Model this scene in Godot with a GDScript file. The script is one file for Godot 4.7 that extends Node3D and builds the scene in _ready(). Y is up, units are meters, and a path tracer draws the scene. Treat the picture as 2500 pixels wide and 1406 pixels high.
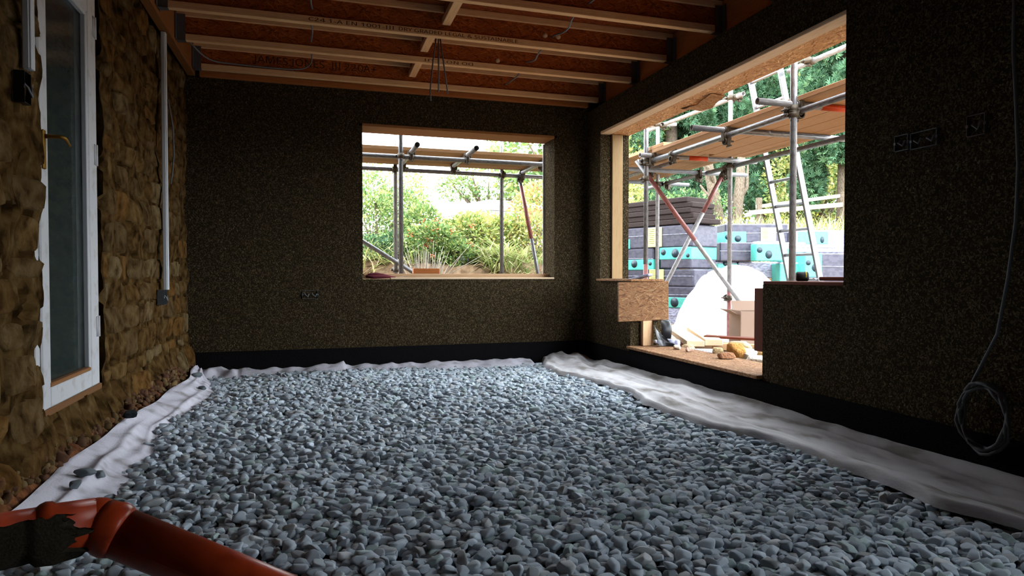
extends Node3D
# World: x to the right along the back wall, y up, -z into the room; metres. The camera stands over the origin.

var rng := RandomNumberGenerator.new()
var taken := {}
var boxes := {}
var M := {}
const ROOM_BACK := -6.04
const ROOM_RIGHT := 2.62
const ROOM_LEFT := -1.0
const DECK := 2.685

func _ready() -> void:
	rng.seed = 7
	var cam := Camera3D.new()
	cam.name = "camera"
	cam.fov = 47.69
	cam.near = 0.05
	cam.far = 200.0
	cam.position = Vector3(0, 0.775, 0)
	cam.rotation_degrees = Vector3(-1.19, -16.96, 0)
	add_child(cam)
	cam.current = true
	var sky_mat := ProceduralSkyMaterial.new()
	sky_mat.sky_top_color = Color(0.93, 0.97, 1.0)
	sky_mat.sky_horizon_color = Color(0.93, 0.97, 1.0)
	sky_mat.ground_bottom_color = Color(0.35, 0.34, 0.3)
	sky_mat.ground_horizon_color = Color(0.5, 0.5, 0.48)
	sky_mat.sky_curve = 0.2
	sky_mat.energy_multiplier = 1.0
	var sky := Sky.new()
	sky.sky_material = sky_mat
	var env := Environment.new()
	env.background_mode = Environment.BG_SKY
	env.sky = sky
	env.tonemap_mode = Environment.TONE_MAPPER_LINEAR
	env.tonemap_exposure = 16.5
	env.ambient_light_source = Environment.AMBIENT_SOURCE_DISABLED
	env.sdfgi_enabled = true
	env.ssao_enabled = true
	env.ssil_enabled = true
	var we := WorldEnvironment.new()
	we.name = "world_environment"
	we.environment = env
	add_child(we)
	make_materials()
	build_shell()
	build_left_wall()
	build_ceiling()
	build_floor()
	build_inside_things()
	build_openings()
	build_doorway_things()
	build_terrain()
	build_scaffold()
	build_stacks()
	build_plants()

# ---------------------------------------------------------------- naming
func numbered(n: String) -> String:
	if not taken.has(n):
		taken[n] = 0
		return n
	taken[n] += 1
	return "%s_%03d" % [n, taken[n]]

func tag(o: Node, label: String, category: String, group := "", kind := "") -> Node:
	o.set_meta("label", label)
	o.set_meta("category", category)
	if group: o.set_meta("group", group)
	if kind: o.set_meta("kind", kind)
	return o

func thing(n: String, label: String, category: String, at := Vector3.ZERO, group := "", kind := "") -> Node3D:
	var o := Node3D.new()
	o.name = numbered(n)
	add_child(o)
	o.position = at
	tag(o, label, category, group, kind)
	return o

func put(n: String, mesh: Mesh, mat: Material, parent: Node = null, xf := Transform3D()) -> MeshInstance3D:
	var o := MeshInstance3D.new()
	o.mesh = mesh
	o.material_override = mat
	o.transform = xf
	if parent == null:
		o.name = numbered(n)
		add_child(o)
	else:
		o.name = n
		parent.add_child(o, true)
	return o

# ---------------------------------------------------------------- mesh helpers
func new_st(smooth := true) -> SurfaceTool:
	var st := SurfaceTool.new()
	st.begin(Mesh.PRIMITIVE_TRIANGLES)
	st.set_smooth_group(0 if smooth else -1)
	return st

func done(st: SurfaceTool) -> ArrayMesh:
	st.generate_normals()
	st.index()
	return st.commit()

func tri(st: SurfaceTool, a: Vector3, b: Vector3, c: Vector3) -> void:
	st.add_vertex(a); st.add_vertex(c); st.add_vertex(b)

# a triangle that turns its front away from the point «from»
func tri_out(st: SurfaceTool, a: Vector3, b: Vector3, c: Vector3, from: Vector3) -> void:
	if (b - a).cross(c - a).dot((a + b + c) / 3.0 - from) >= 0.0: tri(st, a, b, c)
	else: tri(st, a, c, b)

func quad_out(st: SurfaceTool, a: Vector3, b: Vector3, c: Vector3, d: Vector3, from: Vector3) -> void:
	tri_out(st, a, b, c, from)
	tri_out(st, a, c, d, from)

func add_box(st: SurfaceTool, c: Vector3, s: Vector3, bev := 0.0, basis := Basis()) -> void:
	var h := s / 2.0
	bev = minf(bev, minf(h.x, minf(h.y, h.z)) * 0.9)
	var P := func(sg: Vector3, ax: int) -> Vector3:
		var v := Vector3(sg.x * (h.x - (0.0 if ax == 0 else bev)), sg.y * (h.y - (0.0 if ax == 1 else bev)), sg.z * (h.z - (0.0 if ax == 2 else bev)))
		return c + basis * v
	for ax in 3:
		var u := (ax + 1) % 3
		var w := (ax + 2) % 3
		for s1 in [-1.0, 1.0]:
			var q := []
			for k in [[-1.0, -1.0], [1.0, -1.0], [1.0, 1.0], [-1.0, 1.0]]:
				var sg := Vector3()
				sg[ax] = s1; sg[u] = k[0]; sg[w] = k[1]
				q.append(P.call(sg, ax))
			quad_out(st, q[0], q[1], q[2], q[3], c)
			if bev > 0.0:
				for s2 in [-1.0, 1.0]:
					var a := Vector3(); a[ax] = s1; a[u] = s2; a[w] = -1.0
					var b := Vector3(); b[ax] = s1; b[u] = s2; b[w] = 1.0
					quad_out(st, P.call(a, ax), P.call(b, ax), P.call(b, u), P.call(a, u), c)
	if bev > 0.0:
		for x in [-1.0, 1.0]:
			for y in [-1.0, 1.0]:
				for z in [-1.0, 1.0]:
					var sg := Vector3(x, y, z)
					tri_out(st, P.call(sg, 0), P.call(sg, 1), P.call(sg, 2), c)

func box_mesh(s: Vector3, bev := 0.003) -> ArrayMesh:
	var k := "%.4f %.4f %.4f %.4f" % [s.x, s.y, s.z, bev]
	if not boxes.has(k):
		var st := new_st(false)
		add_box(st, Vector3.ZERO, s, bev)
		boxes[k] = done(st)
	return boxes[k]

# a piece of timber or board: its length runs along its own x axis, from p to q
func beam(n: String, p: Vector3, q: Vector3, h: float, w: float, mat: Material, parent: Node = null, up := Vector3.UP, bev := 0.003) -> MeshInstance3D:
	var x := (q - p).normalized()
	if absf(x.dot(up)) > 0.95: up = Vector3.FORWARD
	var z := x.cross(up).normalized()
	var y := z.cross(x).normalized()
	return put(n, box_mesh(Vector3((q - p).length(), h, w), bev), mat, parent, Transform3D(Basis(x, y, z), (p + q) / 2.0))

# a block given by its two corners
func block(n: String, a: Vector3, b: Vector3, mat: Material, parent: Node = null, bev := 0.003) -> MeshInstance3D:
	return put(n, box_mesh((b - a).abs(), bev), mat, parent, Transform3D(Basis(), (a + b) / 2.0))

func frame_of(d: Vector3) -> Array:
	var a := Vector3.UP if absf(d.y) < 0.9 else Vector3.RIGHT
	var u := d.cross(a).normalized()
	return [u, d.cross(u).normalized()]

# a swept round rod through points, with a radius (or one per point)
func add_rod(st: SurfaceTool, pts: Array, rad, segs := 8, caps := true) -> void:
	var rings := []
	var n := pts.size()
	var u := Vector3.ZERO
	for i in n:
		var d: Vector3 = ((pts[mini(i + 1, n - 1)] as Vector3) - (pts[maxi(i - 1, 0)] as Vector3)).normalized()
		if i == 0: u = frame_of(d)[0]
		u = (u - d * u.dot(d)).normalized()
		var v := d.cross(u)
		var r: float = rad[i] if rad is Array else rad
		var ring := []
		for k in segs:
			var t := TAU * k / segs
			ring.append((pts[i] as Vector3) + (u * cos(t) + v * sin(t)) * r)
		rings.append(ring)
	for i in n - 1:
		var c: Vector3 = ((pts[i] as Vector3) + (pts[i + 1] as Vector3)) / 2.0
		for k in segs:
			var j := (k + 1) % segs
			quad_out(st, rings[i][k], rings[i][j], rings[i + 1][j], rings[i + 1][k], c)
	if caps:
		for e in [0, n - 1]:
			var inward: Vector3 = pts[1] if e == 0 else pts[n - 2]
			for k in range(1, segs - 1):
				tri_out(st, rings[e][0], rings[e][k], rings[e][k + 1], inward)

func smooth_path(pts: Array, n := 6) -> Array:
	var out := []
	for i in pts.size() - 1:
		var a: Vector3 = pts[maxi(i - 1, 0)]
		var b: Vector3 = pts[i]
		var c: Vector3 = pts[i + 1]
		var d: Vector3 = pts[mini(i + 2, pts.size() - 1)]
		for k in n: out.append(b.cubic_interpolate(c, a, d, float(k) / n))
	out.append(pts[pts.size() - 1])
	return out

func rod(n: String, pts: Array, rad, mat: Material, parent: Node = null, segs := 8) -> MeshInstance3D:
	var st := new_st()
	add_rod(st, pts, rad, segs)
	return put(n, done(st), mat, parent)

# a turned shape round the x axis: profile points are (along x, radius)
func lathe_x(profile: Array, segs := 20) -> ArrayMesh:
	var st := new_st()
	for i in profile.size() - 1:
		var p: Vector2 = profile[i]
		var q: Vector2 = profile[i + 1]
		for k in segs:
			var t0 := TAU * k / segs
			var t1 := TAU * (k + 1) / segs
			var d0 := Vector3(0, cos(t0), sin(t0))
			var d1 := Vector3(0, cos(t1), sin(t1))
			var a := Vector3(p.x, 0, 0) + d0 * p.y
			var b := Vector3(q.x, 0, 0) + d0 * q.y
			var c := Vector3(q.x, 0, 0) + d1 * q.y
			var e := Vector3(p.x, 0, 0) + d1 * p.y
			if p.y > 0.0: tri(st, a, e, c)
			if q.y > 0.0: tri(st, a, c, b)
	return done(st)

# a hollow scaffold tube along x, open at both ends
func tube_mesh(length: float, r := 0.0242, wall := 0.004, segs := 18) -> ArrayMesh:
	var k := "tube %.3f %.4f" % [length, r]
	if not boxes.has(k):
		var h := length / 2.0
		var i := r - wall
		boxes[k] = lathe_x([Vector2(-h + 0.3, i), Vector2(-h, i), Vector2(-h, r), Vector2(h, r), Vector2(h, i), Vector2(h - 0.3, i), Vector2(h - 0.3, 0.0)], segs)
	return boxes[k]

func tube(n: String, p: Vector3, q: Vector3, mat: Material, parent: Node = null, r := 0.0242) -> MeshInstance3D:
	var x := (q - p).normalized()
	var f := frame_of(x)
	return put(n, tube_mesh((q - p).length(), r), mat, parent, Transform3D(Basis(x, f[0], x.cross(f[0])), (p + q) / 2.0))

# a stone: a ball cut by planes
func stone_mesh(sd: int, size: Vector3, cuts := 9, sub := 2, deep := 0.62, rough := 0.0, soft := 0.93) -> ArrayMesh:
	var r := RandomNumberGenerator.new()
	r.seed = sd
	var t := (1.0 + sqrt(5.0)) / 2.0
	var v := []
	for p in [[-1, t, 0], [1, t, 0], [-1, -t, 0], [1, -t, 0], [0, -1, t], [0, 1, t], [0, -1, -t], [0, 1, -t], [t, 0, -1], [t, 0, 1], [-t, 0, -1], [-t, 0, 1]]:
		v.append(Vector3(p[0], p[1], p[2]).normalized())
	var f := [[0, 11, 5], [0, 5, 1], [0, 1, 7], [0, 7, 10], [0, 10, 11], [1, 5, 9], [5, 11, 4], [11, 10, 2], [10, 7, 6], [7, 1, 8], [3, 9, 4], [3, 4, 2], [3, 2, 6], [3, 6, 8], [3, 8, 9], [4, 9, 5], [2, 4, 11], [6, 2, 10], [8, 6, 7], [9, 8, 1]]
	for s in sub:
		var mid := {}
		var g := []
		for q in f:
			var m := []
			for e in 3:
				var a: int = q[e]
				var b: int = q[(e + 1) % 3]
				var key := Vector2i(mini(a, b), maxi(a, b))
				if not mid.has(key):
					mid[key] = v.size()
					v.append(((v[a] as Vector3) + (v[b] as Vector3)).normalized())
				m.append(mid[key])
			g.append([q[0], m[0], m[2]]); g.append([q[1], m[1], m[0]]); g.append([q[2], m[2], m[1]]); g.append(m)
		f = g
	var planes := []
	for i in cuts:
		var d := Vector3(r.randfn(), r.randfn(), r.randfn()).normalized()
		planes.append([d, r.randf_range(deep, deep + 0.22)])
	planes.append([Vector3.UP, r.randf_range(deep, deep + 0.15)])
	planes.append([Vector3.DOWN, r.randf_range(deep, deep + 0.15)])
	for i in v.size():
		var p: Vector3 = v[i]
		for q in planes:
			var over := p.dot(q[0]) - float(q[1])
			if over > 0.0: p -= (q[0] as Vector3) * over * soft
		p *= 1.0 + r.randf_range(-rough, rough)
		v[i] = p * size * 0.62
	var st := new_st()
	for q in f:
		tri_out(st, v[q[0]], v[q[1]], v[q[2]], Vector3.ZERO)
	return done(st)

# a sheet of cloth or ground: rows of points, front face up (or towards «face»)
func grid_mesh(rows: Array, face := Vector3.UP) -> ArrayMesh:
	var st := new_st()
	for i in rows.size() - 1:
		for j in (rows[i] as Array).size() - 1:
			var a: Vector3 = rows[i][j]
			var b: Vector3 = rows[i][j + 1]
			var c: Vector3 = rows[i + 1][j + 1]
			var d: Vector3 = rows[i + 1][j]
			if (b - a).cross(c - a).dot(face) + (c - a).cross(d - a).dot(face) >= 0.0:
				tri(st, a, b, c); tri(st, a, c, d)
			else:
				tri(st, a, c, b); tri(st, a, d, c)
	return done(st)

func scatter(n: String, mesh: Mesh, mat: Material, xfs: Array, cols: Array, parent: Node = null) -> MultiMeshInstance3D:
	var mm := MultiMesh.new()
	mm.transform_format = MultiMesh.TRANSFORM_3D
	mm.use_colors = cols.size() > 0
	mm.mesh = mesh
	mm.instance_count = xfs.size()
	for i in xfs.size():
		mm.set_instance_transform(i, xfs[i])
		if cols.size(): mm.set_instance_color(i, cols[i])
	var o := MultiMeshInstance3D.new()
	o.multimesh = mm
	o.material_override = mat
	if parent == null:
		o.name = numbered(n)
		add_child(o)
	else:
		o.name = n
		parent.add_child(o, true)
	o.set_meta("kind", "stuff")
	return o

# the same as scatter, but joined into one mesh with a colour on every vertex: for leaves and blades
func joined(n: String, mesh: ArrayMesh, mat: Material, xfs: Array, cols: Array, parent: Node = null) -> MeshInstance3D:
	var a := mesh.surface_get_arrays(0)
	var v: PackedVector3Array = a[Mesh.ARRAY_VERTEX]
	var nn: PackedVector3Array = a[Mesh.ARRAY_NORMAL]
	var ix: PackedInt32Array = a[Mesh.ARRAY_INDEX]
	var V := PackedVector3Array()
	var N := PackedVector3Array()
	var C := PackedColorArray()
	var I := PackedInt32Array()
	var k := v.size()
	V.resize(k * xfs.size()); N.resize(k * xfs.size()); C.resize(k * xfs.size()); I.resize(ix.size() * xfs.size())
	var at := 0
	var ai := 0
	for i in xfs.size():
		var t: Transform3D = xfs[i]
		var c: Color = cols[i]
		for j in ix.size(): I[ai + j] = at + ix[j]
		ai += ix.size()
		for j in k:
			V[at + j] = t * v[j]
			N[at + j] = (t.basis * nn[j]).normalized()
			C[at + j] = c
		at += k
	var arr := []
	arr.resize(Mesh.ARRAY_MAX)
	arr[Mesh.ARRAY_VERTEX] = V
	arr[Mesh.ARRAY_NORMAL] = N
	arr[Mesh.ARRAY_COLOR] = C
	arr[Mesh.ARRAY_INDEX] = I
	var m := ArrayMesh.new()
	m.add_surface_from_arrays(Mesh.PRIMITIVE_TRIANGLES, arr)
	var o := put(n, m, mat, parent)
	o.set_meta("kind", "stuff")
	return o

func noise(freq: float, sd := 1, type := FastNoiseLite.TYPE_SIMPLEX_SMOOTH, oct := 4) -> FastNoiseLite:
	var n := FastNoiseLite.new()
	n.noise_type = type
	n.frequency = freq
	n.seed = sd
	n.fractal_octaves = oct
	return n

func ntex(freq: float, stops: Array, colors: Array, sd := 1, type := FastNoiseLite.TYPE_SIMPLEX_SMOOTH, size := 512, oct := 4) -> NoiseTexture2D:
	var t := NoiseTexture2D.new()
	t.width = size
	t.height = size
	t.seamless = true
	t.generate_mipmaps = false
	t.noise = noise(freq, sd, type, oct)
	if type == FastNoiseLite.TYPE_CELLULAR:
		t.noise.cellular_return_type = FastNoiseLite.RETURN_CELL_VALUE if oct == 1 else FastNoiseLite.RETURN_DISTANCE
	if stops.size():
		var g := Gradient.new()
		g.offsets = PackedFloat32Array(stops)
		g.colors = PackedColorArray(colors)
		t.color_ramp = g
	return t

func mat(color: Color, rough := 0.85, tex: Texture2D = null, scale := Vector3.ONE, world := false, bump: Texture2D = null, depth := 0.0) -> StandardMaterial3D:
	var m := StandardMaterial3D.new()
	m.albedo_color = color
	m.roughness = rough
	m.metallic_specular = 0.35
	if tex or bump:
		m.uv1_triplanar = true
		m.uv1_world_triplanar = world
		m.uv1_scale = scale
		m.uv1_triplanar_sharpness = 4.0
	if tex: m.albedo_texture = tex
	if bump:
		m.heightmap_enabled = true
		m.heightmap_texture = bump
		m.heightmap_scale = depth
	return m

func tinted(k: String, c: Color) -> StandardMaterial3D:
	var m: StandardMaterial3D = M[k].duplicate()
	m.albedo_color = c
	return m
# ---------------------------------------------------------------- materials
func osb_image() -> ImageTexture:
	var r := RandomNumberGenerator.new()
	r.seed = 11
	var n := 512
	var im := Image.create(n, n, false, Image.FORMAT_RGB8)
	im.fill(Color(0.66, 0.5, 0.34))
	var tones := [Color(0.8, 0.64, 0.45), Color(0.72, 0.54, 0.36), Color(0.62, 0.45, 0.29), Color(0.84, 0.7, 0.52), Color(0.5, 0.34, 0.21), Color(0.76, 0.58, 0.4)]
	for i in 1500:
		var c: Color = tones[r.randi() % tones.size()]
		c = c * r.randf_range(0.9, 1.08)
		var a := r.randfn(0.0, 0.5)
		var l := r.randf_range(14, 60)
		var w := r.randf_range(2.5, 7.5)
		var o := Vector2(r.randf() * n, r.randf() * n)
		var d := Vector2(cos(a), sin(a))
		for s in int(l):
			for k in int(w):
				var p := o + d * s + d.orthogonal() * (k + sin(s * 0.3) * 0.7)
				im.set_pixel(posmod(int(p.x), n), posmod(int(p.y), n), c * (0.78 if k == 0 else 1.0 + 0.05 * sin(k * 2.0 + i)))
	return ImageTexture.create_from_image(im)

func chip_image() -> ImageTexture:
	var r := RandomNumberGenerator.new()
	r.seed = 23
	var n := 768
	var im := Image.create(n, n, false, Image.FORMAT_RGB8)
	im.fill(Color(0.27, 0.24, 0.19))
	var tones := [Color(0.44, 0.39, 0.3), Color(0.49, 0.44, 0.35), Color(0.54, 0.49, 0.4), Color(0.4, 0.355, 0.285), Color(0.57, 0.52, 0.43), Color(0.5, 0.44, 0.34), Color(0.46, 0.42, 0.35), Color(0.66, 0.61, 0.52)]
	for i in 13000:
		var k := r.randi() % 18
		var c: Color = tones[k % 7] if k < 17 else tones[7]
		c = c * r.randf_range(0.8, 1.12)
		var a := r.randf() * TAU
		var l := r.randf_range(4, 13)
		var w := r.randf_range(2.5, 6.0)
		var o := Vector2(r.randf() * n, r.randf() * n)
		var d := Vector2(cos(a), sin(a))
		for s in int(l):
			for q in int(w):
				var p := o + d * s + d.orthogonal() * q
				im.set_pixel(posmod(int(p.x), n), posmod(int(p.y), n), c * (0.76 if q == 0 or s == 0 else 1.0))
	return ImageTexture.create_from_image(im)

func make_materials() -> void:
	var chip := chip_image()
	M.wall = mat(Color(0.62, 0.59, 0.55), 1.0, chip, Vector3.ONE * 1.0, true, chip, 0.7)
	M.wall.metallic_specular = 0.1
	var grain := ntex(0.02, [0.0, 0.35, 0.5, 0.65, 1.0], [Color(0.72, 0.56, 0.38), Color(0.82, 0.66, 0.46), Color(0.88, 0.73, 0.53), Color(0.84, 0.68, 0.48), Color(0.93, 0.8, 0.62)], 8, FastNoiseLite.TYPE_SIMPLEX_SMOOTH, 512, 4)
	var grain_pale := ntex(0.02, [0.0, 0.35, 0.5, 0.65, 1.0], [Color(0.76, 0.64, 0.5), Color(0.84, 0.73, 0.59), Color(0.88, 0.78, 0.64), Color(0.85, 0.74, 0.6), Color(0.92, 0.83, 0.7)], 8, FastNoiseLite.TYPE_SIMPLEX_SMOOTH, 512, 4)
	M.timber = mat(Color(0.86, 0.79, 0.74), 0.75, grain_pale, Vector3(0.6, 9, 9))
	M.timber_post = mat(Color(0.66, 0.62, 0.54), 0.75, grain_pale, Vector3(0.6, 9, 9))
	M.timber_pale = mat(Color(0.95, 0.94, 0.95), 0.75, grain_pale, Vector3(0.6, 9, 9))
	M.timber_brown = mat(Color(0.72, 0.52, 0.38), 0.8, grain, Vector3(0.6, 9, 9))
	M.timber_dark = mat(Color(0.42, 0.24, 0.2), 0.85, grain, Vector3(0.6, 9, 9))
	M.flange = mat(Color(0.98, 0.88, 0.78), 0.75, grain_pale, Vector3(0.5, 8, 8))
	M.scaffold_board = mat(Color(0.84, 0.78, 0.76), 0.85, grain, Vector3(0.5, 7, 7))
	var osb := osb_image()
	M.osb = mat(Color(0.95, 0.9, 0.85), 0.8, osb, Vector3.ONE * 1.9)
	M.osb_web = mat(Color(0.84, 0.57, 0.33), 0.8, osb, Vector3.ONE * 1.6)
	M.osb_deck = mat(Color(0.74, 0.47, 0.27), 0.85, osb, Vector3.ONE * 1.3)
	M.osb_square = mat(Color(0.62, 0.58, 0.56), 0.85, osb, Vector3.ONE * 1.6)
	M.osb_sill = mat(Color(0.7, 0.66, 0.65), 0.9, osb, Vector3.ONE * 1.6)
	M.osb_light = mat(Color(1.1, 1.08, 1.08), 0.85, osb, Vector3(1.6, 1.6, 1.6))
	var fine := ntex(0.05, [0.0, 0.5, 1.0], [Color(0.62, 0.62, 0.62), Color(0.85, 0.85, 0.85), Color(1, 1, 1)], 21)
	var fine_h := ntex(0.05, [], [], 22)
	M.ink = mat(Color(0.24, 0.14, 0.08), 0.9)
	M.bitumen = mat(Color(0.09, 0.085, 0.09), 0.9, fine, Vector3.ONE * 3, true, fine_h, 0.25)
	M.bitumen.metallic_specular = 0.1
	M.sheet = mat(Color(0.8, 0.79, 0.83), 1.0, ntex(0.012, [0.0, 0.3, 0.55, 1.0], [Color(0.66, 0.64, 0.6), Color(0.9, 0.9, 0.9), Color(1, 1, 1), Color(1, 1, 1)], 31), Vector3.ONE * 0.9, true, ntex(0.2, [], [], 33), 0.1)
	M.sheet.metallic_specular = 0.1
	M.sheet.backlight_enabled = true
	M.sheet.backlight = Color(0.2, 0.2, 0.2)
	M.dirty_sheet = mat(Color(0.73, 0.72, 0.72), 1.0, ntex(0.008, [0.0, 0.3, 0.42, 0.6, 1.0], [Color(0.6, 0.58, 0.56), Color(0.74, 0.73, 0.71), Color(0.87, 0.86, 0.86), Color(0.95, 0.95, 0.96), Color(1, 1, 1)], 35, FastNoiseLite.TYPE_SIMPLEX_SMOOTH, 512, 5), Vector3(1.1, 1.1, 0.45), true, ntex(0.2, [], [], 33), 0.1)
	M.dirty_sheet.metallic_specular = 0.1
	var peb := ntex(0.06, [0.0, 0.5, 1.0], [Color(0.7, 0.72, 0.74), Color(0.92, 0.94, 0.95), Color(1, 1, 1)], 41)
	M.gravel = mat(Color(1, 1, 1), 0.9, peb, Vector3.ONE * 9)
	M.gravel.vertex_color_use_as_albedo = true
	M.gravel.metallic_specular = 0.2
	M.gravel_bed = mat(Color(0.2, 0.22, 0.23), 1.0, ntex(0.06, [0.0, 0.4, 1.0], [Color(0.15, 0.15, 0.15), Color(0.5, 0.52, 0.54), Color(1, 1, 1)], 42, FastNoiseLite.TYPE_CELLULAR, 512, 2), Vector3.ONE * 1.6, true)
	M.steel = mat(Color(0.52, 0.52, 0.53), 0.42, ntex(0.03, [0.0, 0.5, 1.0], [Color(0.62, 0.6, 0.58), Color(0.85, 0.85, 0.85), Color(1, 1, 1)], 51), Vector3(1.0, 4, 4))
	M.steel.metallic = 0.55
	M.steel_red = tinted("steel", Color(0.58, 0.36, 0.34))
	M.steel_red.metallic = 0.1
	M.steel_white = tinted("steel", Color(0.6, 0.59, 0.59))
	M.steel_white.metallic = 0.2
	M.orange = mat(Color(0.85, 0.3, 0.1), 0.6, fine, Vector3.ONE * 6)
	M.clamp = mat(Color(0.36, 0.32, 0.27), 0.6, fine, Vector3.ONE * 9)
	M.clamp.metallic = 0.5
	M.hanger = mat(Color(0.5, 0.52, 0.54), 0.45, fine, Vector3.ONE * 6)
	M.hanger.metallic = 0.7
	M.alu = mat(Color(0.5, 0.5, 0.51), 0.38, fine, Vector3(2, 9, 9))
	M.alu.metallic = 0.6
	M.plastic_white = mat(Color(0.72, 0.73, 0.74), 0.45)
	M.plastic_dirty = mat(Color(0.72, 0.72, 0.73), 0.5, ntex(0.015, [0.0, 0.25, 0.4, 1.0], [Color(0.9, 0.87, 0.83), Color(0.96, 0.95, 0.94), Color(1, 1, 1), Color(1, 1, 1)], 61), Vector3.ONE * 1.5)
	M.coil = mat(Color(0.3, 0.3, 0.3), 0.6)
	M.cable = mat(Color(0.42, 0.43, 0.44), 0.55)
	M.cable_grey = mat(Color(0.36, 0.37, 0.38), 0.55)
	M.pipe = mat(Color(0.62, 0.22, 0.1), 0.33, ntex(0.012, [0.0, 0.35, 0.6, 1.0], [Color(0.75, 0.68, 0.6), Color(0.93, 0.9, 0.88), Color(1, 1, 1), Color(1, 1, 1)], 71), Vector3.ONE * 2)
	M.mud = mat(Color(0.2, 0.17, 0.12), 1.0, fine, Vector3.ONE * 5, false, fine_h, 0.15)
	M.brass = mat(Color(0.5, 0.36, 0.13), 0.5)
	M.brass.metallic = 0.7
	M.black_film = mat(Color(0.1, 0.1, 0.11), 0.35)
	M.rubber = mat(Color(0.06, 0.06, 0.06), 0.6)
	M.mortar = mat(Color(0.4, 0.34, 0.25), 1.0, ntex(0.02, [0.0, 0.3, 0.5, 0.7, 1.0], [Color(0.22, 0.18, 0.13), Color(0.5, 0.43, 0.33), Color(0.68, 0.6, 0.48), Color(0.78, 0.72, 0.6), Color(0.92, 0.88, 0.78)], 81, FastNoiseLite.TYPE_SIMPLEX_SMOOTH, 512, 5), Vector3.ONE * 0.9, true, fine_h, 1.0)
	M.mortar.metallic_specular = 0.1
	var rock := ntex(0.012, [0.0, 0.3, 0.5, 0.75, 1.0], [Color(0.42, 0.35, 0.27), Color(0.7, 0.62, 0.5), Color(0.84, 0.76, 0.62), Color(0.92, 0.86, 0.74), Color(1, 0.96, 0.88)], 84, FastNoiseLite.TYPE_SIMPLEX_SMOOTH, 512, 5)
	M.rock = []
	for c in [Color(0.4, 0.34, 0.25), Color(0.38, 0.33, 0.26), Color(0.41, 0.325, 0.22), Color(0.36, 0.315, 0.25), Color(0.42, 0.385, 0.32), Color(0.36, 0.295, 0.21)]:
		var m := mat(c, 1.0, rock, Vector3.ONE * 1.3, true, fine_h, 0.8)
		m.metallic_specular = 0.1
		M.rock.append(m)
	M.soil = mat(Color(0.46, 0.3, 0.18), 1.0, ntex(0.03, [0.0, 0.4, 0.6, 1.0], [Color(0.3, 0.24, 0.2), Color(0.7, 0.6, 0.5), Color(0.9, 0.84, 0.76), Color(1, 0.97, 0.92)], 91, FastNoiseLite.TYPE_SIMPLEX_SMOOTH, 512, 5), Vector3.ONE * 0.8, true, fine_h, 1.5)
	M.clod = mat(Color(1, 1, 1), 1.0, fine, Vector3.ONE * 8)
	M.clod.vertex_color_use_as_albedo = true
	M.clod.metallic_specular = 0.1
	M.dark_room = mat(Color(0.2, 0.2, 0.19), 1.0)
	M.glass = mat(Color(0.36, 0.42, 0.4, 0.12), 0.1)
	M.glass.transparency = BaseMaterial3D.TRANSPARENCY_ALPHA
	M.bag = mat(Color(0.88, 0.88, 0.89), 0.9, fine, Vector3.ONE * 2)
	M.pack = mat(Color(0.27, 0.26, 0.3), 0.45, ntex(0.01, [0.0, 0.42, 0.55, 0.66, 1.0], [Color(0.8, 0.8, 0.82), Color(0.9, 0.9, 0.92), Color(1, 1, 1), Color(1.5, 1.5, 1.55), Color(1.9, 1.9, 1.95)], 95), Vector3(1.6, 2.4, 1.6))
	M.film = mat(Color(0.6, 0.6, 0.66), 0.3, ntex(0.02, [0.0, 0.45, 0.55, 1.0], [Color(0.6, 0.6, 0.65), Color(0.85, 0.85, 0.9), Color(1, 1, 1), Color(1, 1, 1)], 97), Vector3(1.2, 5, 1.2))
	M.turquoise = mat(Color(0.3, 0.62, 0.57), 0.35, ntex(0.012, [0.0, 0.55, 0.72, 1.0], [Color(0.92, 0.92, 0.92), Color(1, 1, 1), Color(1, 1, 1), Color(1, 1, 1)], 98), Vector3.ONE * 2)
	M.disc = mat(Color(0.14, 0.19, 0.22), 0.35)
	M.label = mat(Color(0.78, 0.78, 0.45), 0.6)
	M.print = mat(Color(0.35, 0.34, 0.2), 0.8)
	M.concrete = mat(Color(0.72, 0.68, 0.62), 1.0, fine, Vector3.ONE * 2, true, fine_h, 0.6)
	M.fibre = mat(Color(0.21, 0.165, 0.155), 1.0, ntex(0.07, [0.0, 0.35, 0.55, 1.0], [Color(0.3, 0.3, 0.3), Color(0.75, 0.72, 0.7), Color(1, 1, 1), Color(1.0, 1.0, 1.0)], 99), Vector3(2.5, 4, 4), false, fine_h, 1.2)
	M.card = mat(Color(0.55, 0.46, 0.4), 0.85)
	M.fabric = mat(Color(0.42, 0.16, 0.2), 0.95, fine, Vector3.ONE * 9)
	M.wool = mat(Color(0.72, 0.6, 0.4), 1.0, fine, Vector3(3, 12, 3), false, fine_h, 1.0)
	M.ground = mat(Color(0.47, 0.4, 0.33), 1.0, ntex(0.02, [0.0, 0.4, 0.6, 1.0], [Color(0.5, 0.42, 0.32), Color(0.8, 0.74, 0.66), Color(1, 0.96, 0.9), Color(1, 1, 1)], 93, FastNoiseLite.TYPE_SIMPLEX_SMOOTH, 512, 5), Vector3.ONE * 0.5, true, fine_h, 1.5)
	M.bark = mat(Color(0.44, 0.395, 0.35), 1.0, ntex(0.03, [0.0, 0.5, 1.0], [Color(0.5, 0.45, 0.4), Color(0.9, 0.88, 0.84), Color(1, 1, 1)], 94), Vector3(3, 0.8, 3), true, fine_h, 1.0)
	M.dry = mat(Color(0.53, 0.49, 0.44), 0.9)
	M.leaf = mat(Color(1, 1, 1), 0.7)
	M.leaf.vertex_color_use_as_albedo = true
	M.leaf.backlight_enabled = true
	M.leaf.backlight = Color(0.7, 0.7, 0.7)
	M.leaf.metallic_specular = 0.2
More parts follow.
